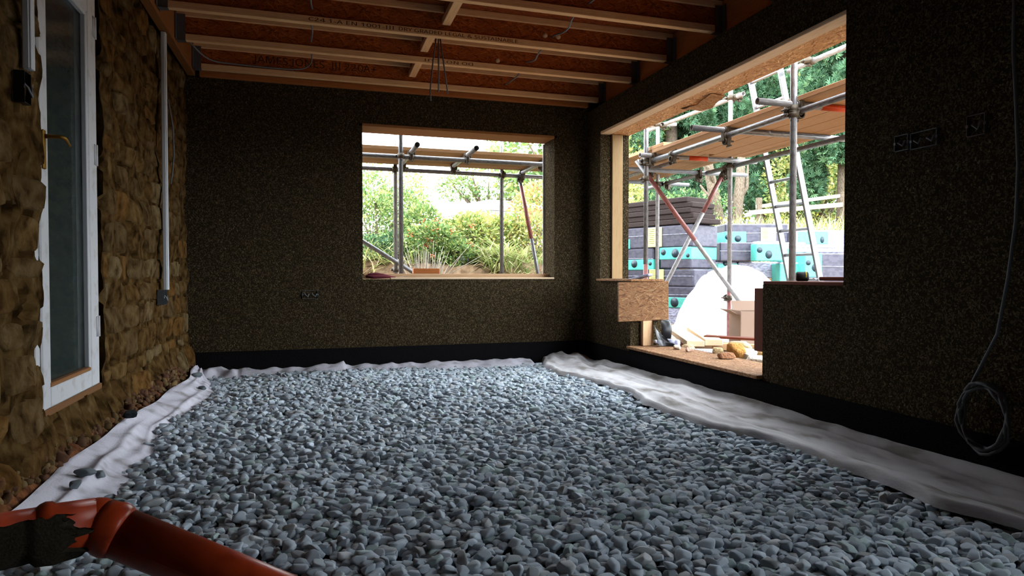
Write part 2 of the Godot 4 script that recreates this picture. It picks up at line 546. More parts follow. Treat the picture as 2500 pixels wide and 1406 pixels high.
	M.needle = mat(Color(1, 1, 1), 0.8)
	M.needle.vertex_color_use_as_albedo = true
	M.needle.metallic_specular = 0.15

# ---------------------------------------------------------------- the shell
func wall_mesh(parts: Array) -> ArrayMesh:
	var st := new_st(false)
	for p in parts:
		add_box(st, ((p[0] as Vector3) + (p[1] as Vector3)) / 2.0, ((p[1] as Vector3) - (p[0] as Vector3)).abs())
	return done(st)

func build_shell() -> void:
	# back wall: an opening from x 0.43 to 2.28, y 0.73 to 2.115
	var w := put("wall_back", wall_mesh([
		[Vector3(-1.5, -0.4, -6.34), Vector3(0.43, 2.685, -6.04)], [Vector3(2.28, -0.4, -6.34), Vector3(2.92, 2.685, -6.04)],
		[Vector3(0.43, -0.4, -6.34), Vector3(2.28, 0.73, -6.04)], [Vector3(0.43, 2.14, -6.34), Vector3(2.28, 2.685, -6.04)]]), M.wall)
	tag(w, "dark woodchip cement back wall with one rectangular window opening", "wall", "", "structure")
	# right wall: a wide opening over a low wall, cut down to a doorway; another opening further back than the camera
	w = put("wall_right", wall_mesh([
		[Vector3(2.62, -0.4, -6.04), Vector3(2.92, 2.385, -5.71)],
		[Vector3(2.62, -0.4, -5.71), Vector3(2.92, 0.715, -5.08)],
		[Vector3(2.62, -0.4, -5.08), Vector3(2.92, 0.135, -3.35)],
		[Vector3(2.62, -0.4, -3.35), Vector3(2.92, 0.715, -2.72)],
		[Vector3(2.62, 2.135, -5.71), Vector3(2.92, 2.385, -2.72)],
		[Vector3(2.62, -0.4, -2.72), Vector3(2.92, 2.385, -0.75)],
		[Vector3(2.62, -0.4, -0.75), Vector3(2.92, 0.135, -0.2)],
		[Vector3(2.62, 2.135, -0.75), Vector3(2.92, 2.385, -0.2)],
		[Vector3(2.62, -0.4, -0.2), Vector3(2.92, 2.385, 2.2)]]), M.wall)
	tag(w, "dark woodchip cement side wall with wide opening and cut-out doorway", "wall", "", "structure")
	w = put("wall_front", wall_mesh([[Vector3(-1.5, -0.4, 2.0), Vector3(2.92, 2.685, 2.3)]]), M.wall)
	tag(w, "dark woodchip cement wall behind the viewpoint, opposite the window", "wall", "", "structure")
	# black bitumen strips along the foot of the walls
	w = block("baseboard_back", Vector3(-1.0, -0.3, -6.04), Vector3(2.62, 0.115, -6.03), M.bitumen)
	tag(w, "black bitumen strip along the foot of the back wall", "damp course", "", "structure")
	w = put("baseboard_right", wall_mesh([[Vector3(2.605, -0.3, -6.03), Vector3(2.62, 0.11, -5.08)], [Vector3(2.605, -0.3, -5.08), Vector3(2.62, 0.134, -3.35)], [Vector3(2.605, -0.3, -3.35), Vector3(2.62, 0.125, 2.0)]]), M.bitumen)
	tag(w, "black bitumen strip along the foot of the side wall", "damp course", "", "structure")
	# the house behind the stone wall
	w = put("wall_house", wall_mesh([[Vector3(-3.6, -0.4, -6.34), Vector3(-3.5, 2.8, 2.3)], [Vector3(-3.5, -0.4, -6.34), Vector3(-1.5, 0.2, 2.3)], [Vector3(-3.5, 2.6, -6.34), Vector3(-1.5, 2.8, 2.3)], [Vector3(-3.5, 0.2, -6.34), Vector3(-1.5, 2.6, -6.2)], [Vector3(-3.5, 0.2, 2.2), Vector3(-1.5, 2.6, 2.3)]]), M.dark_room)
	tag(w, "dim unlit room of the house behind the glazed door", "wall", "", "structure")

func build_left_wall() -> void:
	var root := thing("wall_left", "old rubble stone house wall with ochre stones in rough mortar", "wall", Vector3.ZERO, "", "structure")
	var nz := noise(3.5, 5)
	var nz2 := noise(1.6, 9)
	var pit := noise(7.0, 19, FastNoiseLite.TYPE_SIMPLEX, 2)
	# body of the wall round the door, with a bumpy mortar face on the room side
	put("wall_core", wall_mesh([[Vector3(-1.5, -0.4, -6.04), Vector3(-1.09, 2.685, -3.77)], [Vector3(-1.5, -0.4, -2.9), Vector3(-1.09, 2.685, 2.0)], [Vector3(-1.5, -0.4, -3.77), Vector3(-1.09, 0.2, -2.9)], [Vector3(-1.5, 2.2, -3.77), Vector3(-1.09, 2.685, -2.9)]]), M.mortar, root)
	var face := func(y: float, z: float) -> Vector3:
		var x := -1.015 + nz.get_noise_2d(y, z) * 0.018 + nz2.get_noise_2d(y, z) * 0.03 - 0.045 * smoothstep(0.42, 0.62, pit.get_noise_2d(y * 0.5, z * 1.2))
		# the foot of the wall spreads a little
		x += 0.05 * smoothstep(0.25, 0.0, y)
		return Vector3(x, y, z)
	var plain_face := func(y: float, z: float) -> Vector3:
		return Vector3(-1.015 + nz.get_noise_2d(y, z) * 0.018 + nz2.get_noise_2d(y, z) * 0.03 + 0.05 * smoothstep(0.25, 0.0, y), y, z)
	var regions := [[-6.04, -3.745, -0.3, 2.66], [-2.98, -1.2, -0.3, 2.66], [-1.2, 2.0, -0.3, 2.66], [-3.745, -2.925, -0.3, 0.215], [-3.745, -2.925, 2.17, 2.66]]
	for q in regions:
		var rows := []
		var nu := int(ceil((q[1] - q[0]) / 0.028))
		var nv := int(ceil((q[3] - q[2]) / 0.028))
		if q[0] == -1.2: nu = 20; nv = 20
		for i in nv + 1:
			var row := []
			for j in nu + 1:
				var y := lerpf(q[2], q[3], float(i) / nv)
				var z := lerpf(q[0], q[1], float(j) / nu)
				var v: Vector3 = face.call(y, z)
				row.append(v)
			rows.append(row)
		# turn the rim back to the core so that the face has thickness
		for row in rows:
			row.push_front(Vector3(-1.1, row[0].y, row[0].z))
			row.push_back(Vector3(-1.1, row[row.size() - 1].y, row[row.size() - 1].z))
		put("mortar", grid_mesh(rows, Vector3.RIGHT), M.mortar, root)
	# stones in rough courses
	var r := RandomNumberGenerator.new()
	r.seed = 4
	for q in [[-6.02, -3.75, 0.02, 2.43], [-2.975, -1.2, 0.0, 2.43], [-3.75, -2.92, 2.2, 2.45]]:
		var y: float = q[2]
		while y < q[3]:
			var h := r.randf_range(0.09, 0.19)
			var z: float = q[0]
			while z < q[1]:
				var len_z := r.randf_range(0.13, 0.36) * (0.75 + h * 2.0)
				var z1 := minf(z + len_z, q[1])
				if q[1] - z1 < 0.06: z1 = q[1]
				if r.randf() > 0.18 and z1 - z > 0.04:
					wall_stone(root, r, plain_face, z, z1, y + r.randf_range(-0.012, 0.012), minf(y + h, q[3]) + r.randf_range(-0.012, 0.012), true)
				z = z1
			y += h
	# ledger that carries the joists
	var led := beam("trim", Vector3(-0.965, 2.56, -6.02), Vector3(-0.965, 2.56, 2.0), 0.25, 0.06, tinted("timber_brown", Color(0.56, 0.43, 0.3)))
	led.name = "trim_1"
	tag(led, "brown timber ledger along the top of the stone wall", "beam", "", "structure")
	build_door()

func wall_stone(root: Node, r: RandomNumberGenerator, face: Callable, z0: float, z1: float, y0: float, y1: float, edge: bool) -> void:
	var c := Vector2((z0 + z1) / 2.0, (y0 + y1) / 2.0)
	var hx := (z1 - z0) / 2.0 - 0.008
	var hy := (y1 - y0) / 2.0 - 0.006
	if hx < 0.015 or hy < 0.015: return
	var n := 12
	var proud := r.randf_range(0.002, 0.016)
	var tilt := Vector2(r.randf_range(-0.012, 0.012), r.randf_range(-0.008, 0.008))
	var rings := []
	var turn := r.randf_range(-0.15, 0.15)
	var wob := []
	for k in n: wob.append(r.randf_range(0.84, 1.08))
	var wob2 := wob.duplicate()
	for k in n: wob[k] = 0.5 * float(wob2[k]) + 0.25 * float(wob2[(k + 1) % n]) + 0.25 * float(wob2[(k + n - 1) % n])
	for ring in 3:
		var s: float = [1.02, 0.93, 0.6][ring]
		var d: float = [-0.03, 0.8, 1.0][ring]
		var pts := []
		for k in n:
			var a := TAU * k / n
			var e := Vector2(signf(cos(a)) * pow(absf(cos(a)), 0.55), signf(sin(a)) * pow(absf(sin(a)), 0.55)) * float(wob[k]) * s
			e = e.rotated(turn)
			var p := c + Vector2(e.x * hx, e.y * hy)
			var b: Vector3 = face.call(p.y, p.x)
			var x := b.x + (d * proud if ring else -0.03) + (tilt.x * e.x + tilt.y * e.y if ring else 0.0) + (r.randf_range(-0.0015, 0.0015) if ring else 0.0)
			pts.append(Vector3(x, p.y, p.x))
		rings.append(pts)
	var mid := Vector3.ZERO
	for p in rings[2]: mid += p / n
	mid.x += r.randf_range(0.0, 0.006)
	var o := Vector3(mid.x, c.y, c.x)
	var st := new_st()
	var from := Vector3(-0.3, 0, 0)
	for k in n:
		var j := (k + 1) % n
		for i in 2:
			quad_out(st, rings[i][k] - o, rings[i][j] - o, rings[i + 1][j] - o, rings[i + 1][k] - o, from)
		tri_out(st, rings[2][k] - o, rings[2][j] - o, mid - o, from)
	put("stone", done(st), M.rock[r.randi() % M.rock.size()], root, Transform3D(Basis(), o))

func build_door() -> void:
	var d := thing("door_1", "white framed glazed door set in the stone wall", "door", Vector3(-1.045, 0.0, -3.3), "", "structure")
	# frame and leaf, z from -2.93 to -3.71, y 0.22 to 2.16
	var z0 := 0.37
	var z1 := -0.41
	for z in [[z0, z0 - 0.045], [z1 + 0.045, z1]]:
		block("frame_jamb", Vector3(-0.04, 0.21, z[0]), Vector3(0.02, 2.17, z[1]), M.plastic_dirty, d, 0.004)
	block("frame_head", Vector3(-0.04, 2.125, z0), Vector3(0.02, 2.17, z1), M.plastic_dirty, d, 0.004)
	block("threshold", Vector3(-0.04, 0.205, z0), Vector3(0.03, 0.235, z1), tinted("timber_brown", Color(0.5, 0.42, 0.35)), d, 0.004)
	var leaf := Node3D.new()
	leaf.name = "door_leaf"
	d.add_child(leaf)
	block("stile", Vector3(-0.03, 0.235, z0 - 0.045), Vector3(0.028, 2.12, z0 - 0.125), M.plastic_dirty, leaf, 0.006)
	block("stile", Vector3(-0.03, 0.235, z1 + 0.045), Vector3(0.028, 2.12, z1 + 0.145), M.plastic_dirty, leaf, 0.006)
	block("bottom_rail", Vector3(-0.03, 0.235, z0 - 0.125), Vector3(0.028, 0.32, z1 + 0.145), M.plastic_dirty, leaf, 0.006)
	block("top_rail", Vector3(-0.03, 2.015, z0 - 0.125), Vector3(0.028, 2.12, z1 + 0.145), M.plastic_dirty, leaf, 0.006)
	block("glazing_bead", Vector3(0.0, 0.318, z1 + 0.145), Vector3(0.024, 2.016, z1 + 0.162), M.plastic_white, leaf, 0.004)
	block("glazing_bead", Vector3(0.0, 0.318, z0 - 0.125), Vector3(0.024, 2.016, z0 - 0.14), M.plastic_white, leaf, 0.004)
	block("glazing_bead", Vector3(0.0, 0.318, z0 - 0.125), Vector3(0.03, 0.335, z1 + 0.16), tinted("timber_brown", Color(0.6, 0.5, 0.42)), leaf, 0.004)
	block("glazing_bead", Vector3(0.0, 2.0, z0 - 0.125), Vector3(0.024, 2.016, z1 + 0.145), M.plastic_white, leaf, 0.004)
	block("pane", Vector3(-0.008, 0.32, z0 - 0.125), Vector3(0.0, 2.015, z1 + 0.145), M.glass, leaf, 0.0)
	for y in [1.98, 1.36, 0.52]:
		var st := new_st()
		add_rod(st, [Vector3(0.03, y - 0.05, z1 + 0.045), Vector3(0.03, y + 0.05, z1 + 0.045)], 0.007, 10)
		add_box(st, Vector3(0.029, y, z1 + 0.045), Vector3(0.004, 0.1, 0.05))
		put("hinge", done(st), M.plastic_dirty, d)
	var plate := block("lock_plate", Vector3(0.028, 1.19, z0 - 0.06), Vector3(0.038, 1.345, z0 - 0.085), M.brass, leaf, 0.004)
	var st2 := new_st()
	add_rod(st2, [Vector3(0.04, 1.32, z0 - 0.075), Vector3(0.09, 1.32, z0 - 0.075), Vector3(0.1, 1.318, z0 - 0.085), Vector3(0.1, 1.312, z0 - 0.11), Vector3(0.096, 1.3, z0 - 0.155)], [0.009, 0.008, 0.008, 0.007, 0.006], 10)
	put("door_handle", done(st2), M.brass, leaf)

# ---------------------------------------------------------------- ceiling
func lettering(parent: Node, s: String, x0: float, x1: float, y: float, z: float, h: float, flip := false) -> void:
	var t := TextMesh.new()
	var f := SystemFont.new()
	f.font_names = PackedStringArray(["Droid Sans"])
	t.font = f
	t.text = s
	t.font_size = 32
	t.pixel_size = 0.01
	t.depth = 0.03
	t.curve_step = 2.0
	var a := t.get_aabb()
	var b := Basis().scaled(Vector3((x1 - x0) / a.size.x, h / a.size.y, 0.02))
	if flip: b = Basis(Vector3.BACK, PI) * b
	put("printed_text", t, M.ink, parent, Transform3D(b, Vector3((x0 + x1) / 2.0, y, z)))

func build_ceiling() -> void:
	var c := block("ceiling", Vector3(-1.5, DECK, -6.34), Vector3(2.95, DECK + 0.022, 2.3), M.osb_deck, null, 0.0)
	tag(c, "brown strand board deck lying on top of the joists", "ceiling", "", "structure")
	var rf := block("roof", Vector3(-3.7, 2.8, -6.5), Vector3(3.05, 2.9, 2.4), M.bitumen, null, 0.0)
	tag(rf, "dark flat roof covering above the strand board deck", "roof", "", "structure")
	var st := new_st(false)
	add_box(st, Vector3(2.84, 2.54, -2.0), Vector3(0.17, 0.29, 8.3), 0.004)
	add_box(st, Vector3(-1.3, 2.75, -2.0), Vector3(0.4, 0.12, 8.7))
	add_box(st, Vector3(2.9, 2.75, -2.0), Vector3(0.1, 0.12, 8.7))
	add_box(st, Vector3(0.7, 2.75, -6.3), Vector3(4.4, 0.12, 0.1))
	add_box(st, Vector3(0.7, 2.75, 2.25), Vector3(4.4, 0.12, 0.1))
	var rim := beam("trim_2", Vector3(2.825, 2.54, -6.04), Vector3(2.825, 2.54, 2.1), 0.3, 0.15, M.timber_brown)
	tag(rim, "brown timber rim beam set back above the side wall", "beam", "", "structure")
	var cap := put("trim_3", done(st), M.timber_brown)
	tag(cap, "timber packing between the deck and the roof edge", "trim", "", "structure")
	# thin timber plate on top of the back wall
	var pl := beam("trim_4", Vector3(-0.9, 2.455, -6.015), Vector3(2.62, 2.455, -6.015), 0.045, 0.05, M.timber_brown)
	tag(pl, "thin timber plate along the head of the back wall", "beam", "", "structure")
	var zs := [-5.925, -5.235, -4.635, -3.985, -3.38, -2.76]
	var which := ["timber joist hard against the back wall with large printing on its web", "timber joist second from the back wall with upside-down printing on its lower flange", "timber joist third from the back wall with a line of printing on its lower flange", "timber joist fourth from the back wall with no printing and two noggins meeting it", "timber joist fifth from the back wall near the top of the view", "timber joist sixth from the back wall above the viewpoint"]
	for i in zs.size():
		var z: float = zs[i]
		var j := thing("ceiling_joist", which[i], "joist", Vector3(0, 2.465, z), "I-section joists under the deck")
		var a := -0.93
		var b := 2.745
		beam("bottom_flange", Vector3(a, 0.0235, 0), Vector3(b, 0.0235, 0), 0.047, 0.047, M.flange, j)
		beam("top_flange", Vector3(a, 0.1965, 0), Vector3(b, 0.1965, 0), 0.047, 0.047, M.flange, j)
		beam("web", Vector3(a, 0.11, 0), Vector3(b, 0.11, 0), 0.126, 0.01, M.osb_web, j, Vector3.UP, 0.0)
		for e in [[a, 1.0], [b, -1.0]]:
			var s2 := new_st(false)
			var x: float = e[0]
			var dx: float = e[1]
			add_box(s2, Vector3(x + dx * 0.03, -0.0015, 0), Vector3(0.06, 0.003, 0.056))
			for sz in [-1, 1]:
				add_box(s2, Vector3(x + dx * 0.03, 0.09, sz * 0.0265), Vector3(0.06, 0.185, 0.003))
				add_box(s2, Vector3(x + dx * 0.0015, 0.09, sz * 0.046), Vector3(0.003, 0.185, 0.038))
			put("joist_hanger", done(s2), M.hanger, j)
		if i == 0: lettering(j, "JAMES JONES  JJI 220A+", -0.47, 0.55, 0.125, 0.0052, 0.075)
		if i == 1: lettering(j, "DO NOT CUT", 0.85, 1.26, 0.0235, 0.0238, 0.022, true)
		if i == 2:
			lettering(j, "C24 1-A EN 1001-III", -0.02, 0.55, 0.0235, 0.0238, 0.024)
			lettering(j, "DRY GRADED LEGAL & SUSTAINABLE", 0.58, 1.45, 0.0235, 0.0238, 0.024)
		var dots: Array = [[], [[1.47, 0.08]], [[1.67, 0.1], [1.775, 0.1]], [[1.2, 0.09], [1.26, 0.09]], [], []][i]
		for p in dots:
			put("knockout", lathe_x([Vector2(0, 0.0), Vector2(0, 0.02), Vector2(0.003, 0.02), Vector2(0.003, 0.0)], 16), M.timber_pale, j, Transform3D(Basis(Vector3.UP, -PI / 2), Vector3(p[0], p[1], 0.0045)))
	# noggins between the joists
	for i in 5:
		var za: float = zs[i] + 0.026
		var zb: float = zs[i + 1] - 0.026
		var where: String = ["between the joist at the back wall and the next", "between the second and third joists from the back wall", "between the third and fourth joists, beside the hanging cables", "between the fourth and fifth joists from the back wall", "between the fifth and sixth joists from the back wall"][i]
		var x: float = [0.86, 0.855, 0.915, 0.93, 0.9][i]
		var ng := thing("noggin", "short pale timber noggin " + where, "noggin", Vector3(x, 2.47, 0), "noggins between the joists")
		beam("batten", Vector3(0, 0.1, za), Vector3(0, 0.1, zb), 0.045, 0.062, M.flange, ng)
		beam("panel", Vector3(0, 0.165, za), Vector3(0, 0.165, zb), 0.085, 0.03, M.osb_web, ng)
	# cables
	var pts := []
	for i in 22:
		var z := -5.93 + i * 0.1
		pts.append(Vector3(1.73 + 0.012 * sin(i * 1.7), 2.54 + 0.022 * cos((z + 5.93) * TAU / 0.62), z))
	var cb := rod("cable", smooth_path(pts, 2), 0.006, M.cable)
	tag(cb, "grey cable threaded through the joists nearest the side wall", "cable")
	pts = [Vector3(-0.95, 2.62, -5.3), Vector3(-0.9, 2.56, -5.5), Vector3(-0.8, 2.515, -5.78), Vector3(-0.6, 2.518, -5.87), Vector3(-0.15, 2.518, -5.875), Vector3(-0.02, 2.55, -5.82), Vector3(0.0, 2.57, -5.6)]
	for i in 16: pts.append(Vector3(0.005 * sin(i * 2.0), 2.56 + 0.018 * cos(i * 1.05), -5.5 + i * 0.12))
	cb = rod("cable", smooth_path(pts, 5), 0.006, M.cable)
	tag(cb, "grey cable looping along the last joist from the stone wall side", "cable")
	var ends := [[Vector3(0.86, 2.5, -4.69), Vector3(0.835, 2.3, -4.70), Vector3(0.815, 2.1, -4.7), Vector3(0.82, 2.03, -4.7)], [Vector3(0.875, 2.5, -4.69), Vector3(0.878, 2.3, -4.7), Vector3(0.877, 2.1, -4.7)], [Vector3(0.885, 2.5, -4.69), Vector3(0.915, 2.3, -4.7), Vector3(0.945, 2.09, -4.7)]]
	var names := ["longest of the three thin grey cables hanging from the joists", "middle of the three thin grey cables hanging from the joists", "thin grey cable hanging from the joists, slanting towards the side wall"]
	for i in 3:
		cb = rod("hanging_cable", ends[i], 0.0055, M.cable_grey)
		tag(cb, names[i], "cable", "cables hanging from the joists")
# ---------------------------------------------------------------- floor
func bed(z: float) -> float:   # height of the top of the gravel
	return -0.05 - 0.03 * smoothstep(-4.5, -6.0, z)

func poly_x(line: Array, z: float) -> float:   # x of a line of (x, z) points, sorted by falling z, at z
	for i in line.size() - 1:
		var a: Vector2 = line[i]
		var b: Vector2 = line[i + 1]
		if z <= a.y and z >= b.y:
			return lerpf(a.x, b.x, (a.y - z) / maxf(a.y - b.y, 0.0001))
	return (line[0] as Vector2).x if z > (line[0] as Vector2).y else (line[line.size() - 1] as Vector2).x

const LEFT_IN := [Vector2(-0.74, -2.2), Vector2(-0.745, -2.72), Vector2(-0.725, -2.9), Vector2(-0.765, -3.14), Vector2(-0.72, -3.3), Vector2(-0.79, -3.8), Vector2(-0.745, -4.04), Vector2(-0.68, -4.5), Vector2(-0.665, -4.86), Vector2(-0.775, -5.55), Vector2(-0.86, -5.9)]
const LEFT_OUT := [Vector2(-0.93, -2.2), Vector2(-0.925, -2.6), Vector2(-0.92, -2.78), Vector2(-0.935, -3.03), Vector2(-0.938, -3.4), Vector2(-0.92, -3.9), Vector2(-0.89, -4.46), Vector2(-0.87, -4.93), Vector2(-0.88, -5.3), Vector2(-0.94, -6.0)]
const RIGHT_IN := [Vector2(2.16, -1.3), Vector2(2.12, -1.6), Vector2(2.1, -1.75), Vector2(2.13, -2.0), Vector2(2.15, -2.33), Vector2(2.1, -2.57), Vector2(2.04, -2.94), Vector2(1.98, -3.32), Vector2(2.02, -3.91), Vector2(1.98, -4.65), Vector2(1.97, -5.5), Vector2(2.1, -6.0)]

func build_floor() -> void:
	var rows := []
	for i in 41:
		var z := lerpf(2.0, -6.03, i / 40.0)
		var row := []
		for k in 3:
			row.append(Vector3([-1.02, 0.8, 2.61][k], bed(z) - 0.02, z))
		row.push_front(Vector3(-1.02, -0.35, z)); row.push_back(Vector3(2.61, -0.35, z))
		rows.append(row)
	var fl := put("floor", grid_mesh(rows), M.gravel_bed)
	tag(fl, "dark bed of crushed stone under the loose grey gravel", "floor", "", "structure")
	# gravel stones
	var r := RandomNumberGenerator.new()
	r.seed = 12
	var kinds := []
	for i in 9:
		var s := Vector3(r.randf_range(0.95, 1.2), r.randf_range(0.58, 0.8), r.randf_range(0.76, 0.95))
		kinds.append(stone_mesh(100 + i, s, 9, 2, 0.48, 0.008, 0.9))
	var spots := []   # [position, basis, colour, kind]
	var step := 0.0345
	for layer in 2:
		var zi := 0
		var z := 1.2
		while z > -5.98:
			var x := -0.98 + (0.5 * step if zi % 2 else 0.0)
			while x < 2.3:
				var p := Vector2(x + r.randf_range(-0.4, 0.4) * step, z + r.randf_range(-0.4, 0.4) * step)
				x += step
				if z > -0.6 and r.randf() < 0.0: continue
				if layer == 1 and r.randf() > 0.42: continue
				var lim := poly_x(LEFT_IN, p.y) + r.randf_range(-0.03, 0.025)
				if p.y > -2.2: lim = -0.97
				var lim2 := poly_x(RIGHT_IN, p.y) + 0.1
				if p.y > -1.3: lim2 = 2.3
				if p.x < lim or p.x > lim2 or p.y < -5.9: continue
				var size := 0.047 * r.randf_range(0.66, 1.15)
				if r.randf() < 0.07: size *= 1.22
				var tilt := r.randfn(0.0, 0.12) if layer == 0 else r.randfn(0.0, 0.3)
				var b := Basis(Vector3.UP, r.randf() * TAU) * Basis(Vector3.RIGHT, tilt) * Basis(Vector3.BACK, r.randfn(0.0, 0.13))
				var y := bed(p.y) - 0.012 + (r.randf_range(-0.006, 0.006) if layer == 0 else 0.012 + r.randf_range(0.0, 0.006))
				y += 0.012 * sin(p.x * 2.3 + 1.0) * sin(p.y * 1.9)
				var v := r.randf_range(0.6, 1.12)
				var col := Color(0.54, 0.585, 0.64) * v
				var t := r.randf()
				if t < 0.12: col = Color(0.56, 0.56, 0.56) * v
				elif t < 0.22: col = Color(0.48, 0.56, 0.55) * v
				elif t < 0.27: col = Color(0.56, 0.6, 0.62) * v
				col.a = 1.0
				spots.append([Vector3(p.x, y, p.y), b.scaled_local(Vector3.ONE * size), col, r.randi() % 9])
			z -= step * 0.87
			zi += 1
	# the 300 that show largest stand as things of their own, the rest is one bed
	var fwd := Vector3(sin(deg_to_rad(16.96)), 0, -cos(deg_to_rad(16.96)))
	var side := Vector3(fwd.z * -1.0, 0, fwd.x)
	var near := []
	for i in spots.size():
		var p: Vector3 = spots[i][0]
		var d := p.dot(fwd)
		var sx := p.dot(side) / maxf(d, 0.01)
		if d > 1.5 and d < 2.6 and absf(sx) < 0.76 and (0.775 - p.y) / d < 0.44:
			if sx < -0.2 and d < 2.15: continue   # hidden by the pipe
			near.append([d, i])
	near.sort_custom(func(a, b): return a[0] < b[0])
	var single := {}
	for k in mini(300, near.size()): single[near[k][1]] = true
	var tints := {}
	for i in single:
		var s: Array = spots[i]
		var key := int((s[2] as Color).r * 60.0) * 10 + (1 if (s[2] as Color).g > (s[2] as Color).b else 0)
		if not tints.has(key):
			tints[key] = M.gravel.duplicate()
			tints[key].vertex_color_use_as_albedo = false
			tints[key].albedo_color = (s[2] as Color).linear_to_srgb()
		var o := put("gravel_stone", kinds[s[3]], tints[key], null, Transform3D(s[1], s[0]))
		tag(o, "blue-grey crushed stone lying in the gravel along the bottom edge of the view", "stone", "loose stones at the near edge of the gravel")
	var g := Node3D.new()
	g.name = "gravel"
	add_child(g)
	tag(g, "broad bed of loose blue-grey crushed stone covering the floor", "gravel", "", "stuff")
	for k in 9:
		var xf := []
		var cols := []
		for i in spots.size():
			if spots[i][3] == k and not single.has(i):
				xf.append(Transform3D(spots[i][1], spots[i][0]))
				cols.append(spots[i][2])
		scatter("loose_stones", kinds[k], M.gravel, xf, cols, g)
	# stray stones on the left sheet
	var strays := [[-0.835, -2.83, 0.052, "largest of the three grey stones lying on the white sheet behind the orange pipe"], [-0.83, -2.7, 0.045, "low grey stone nearest the orange pipe of three on the white sheet"], [-0.80, -2.875, 0.045, "grey stone on its edge beside the larger one on the white sheet"], [-0.69, -4.3, 0.05, "grey stone on the white sheet where the gravel edge dips, upper of two"], [-0.695, -4.2, 0.05, "grey stone on the white sheet where the gravel edge dips, lower of two"], [-0.845, -5.35, 0.06, "grey stone at the outer edge of the white sheet by the far corner"], [-0.74, -4.93, 0.05, "flat grey stone on the white sheet just short of the far corner"]]
	for i in strays.size():
		var s: Array = strays[i]
		var m: StandardMaterial3D = M.gravel.duplicate()
		m.vertex_color_use_as_albedo = false
		m.albedo_color = (Color(0.17, 0.19, 0.2)).linear_to_srgb()
		var y: float = left_sheet(s[0], s[1]) + float(s[2]) * 0.2
		var o := put("stray_stone", kinds[i % 9], m, null, Transform3D(Basis(Vector3.UP, i * 1.3).scaled_local(Vector3.ONE * float(s[2]) * 1.1), Vector3(s[0], y, s[1])))
		tag(o, s[3], "stone", "stray stones on the left white sheet")
	build_sheets()
	build_soil()
	build_pipe()

func left_sheet(x: float, z: float) -> float:
	var a := poly_x(LEFT_OUT, z)
	var b := poly_x(LEFT_IN, z)
	var t := clampf((x - a) / (b - a), 0.0, 1.4)
	var y := lerpf(0.03, bed(z) - 0.0, t)
	# long folds that run along the strip
	var w := (0.5 + 0.5 * sin(z * 2.1 + 1.2))
	y += 0.022 * exp(-pow((t - 0.42 - 0.12 * sin(z * 1.7)) / 0.11, 2.0)) * w
	y += 0.012 * exp(-pow((t - 0.75 + 0.1 * sin(z * 2.3)) / 0.08, 2.0)) * (1.0 - w)
	y += 0.006 * sin(z * 9.0 + t * 6.0) * t * (1.0 - t) * 4.0
	return y

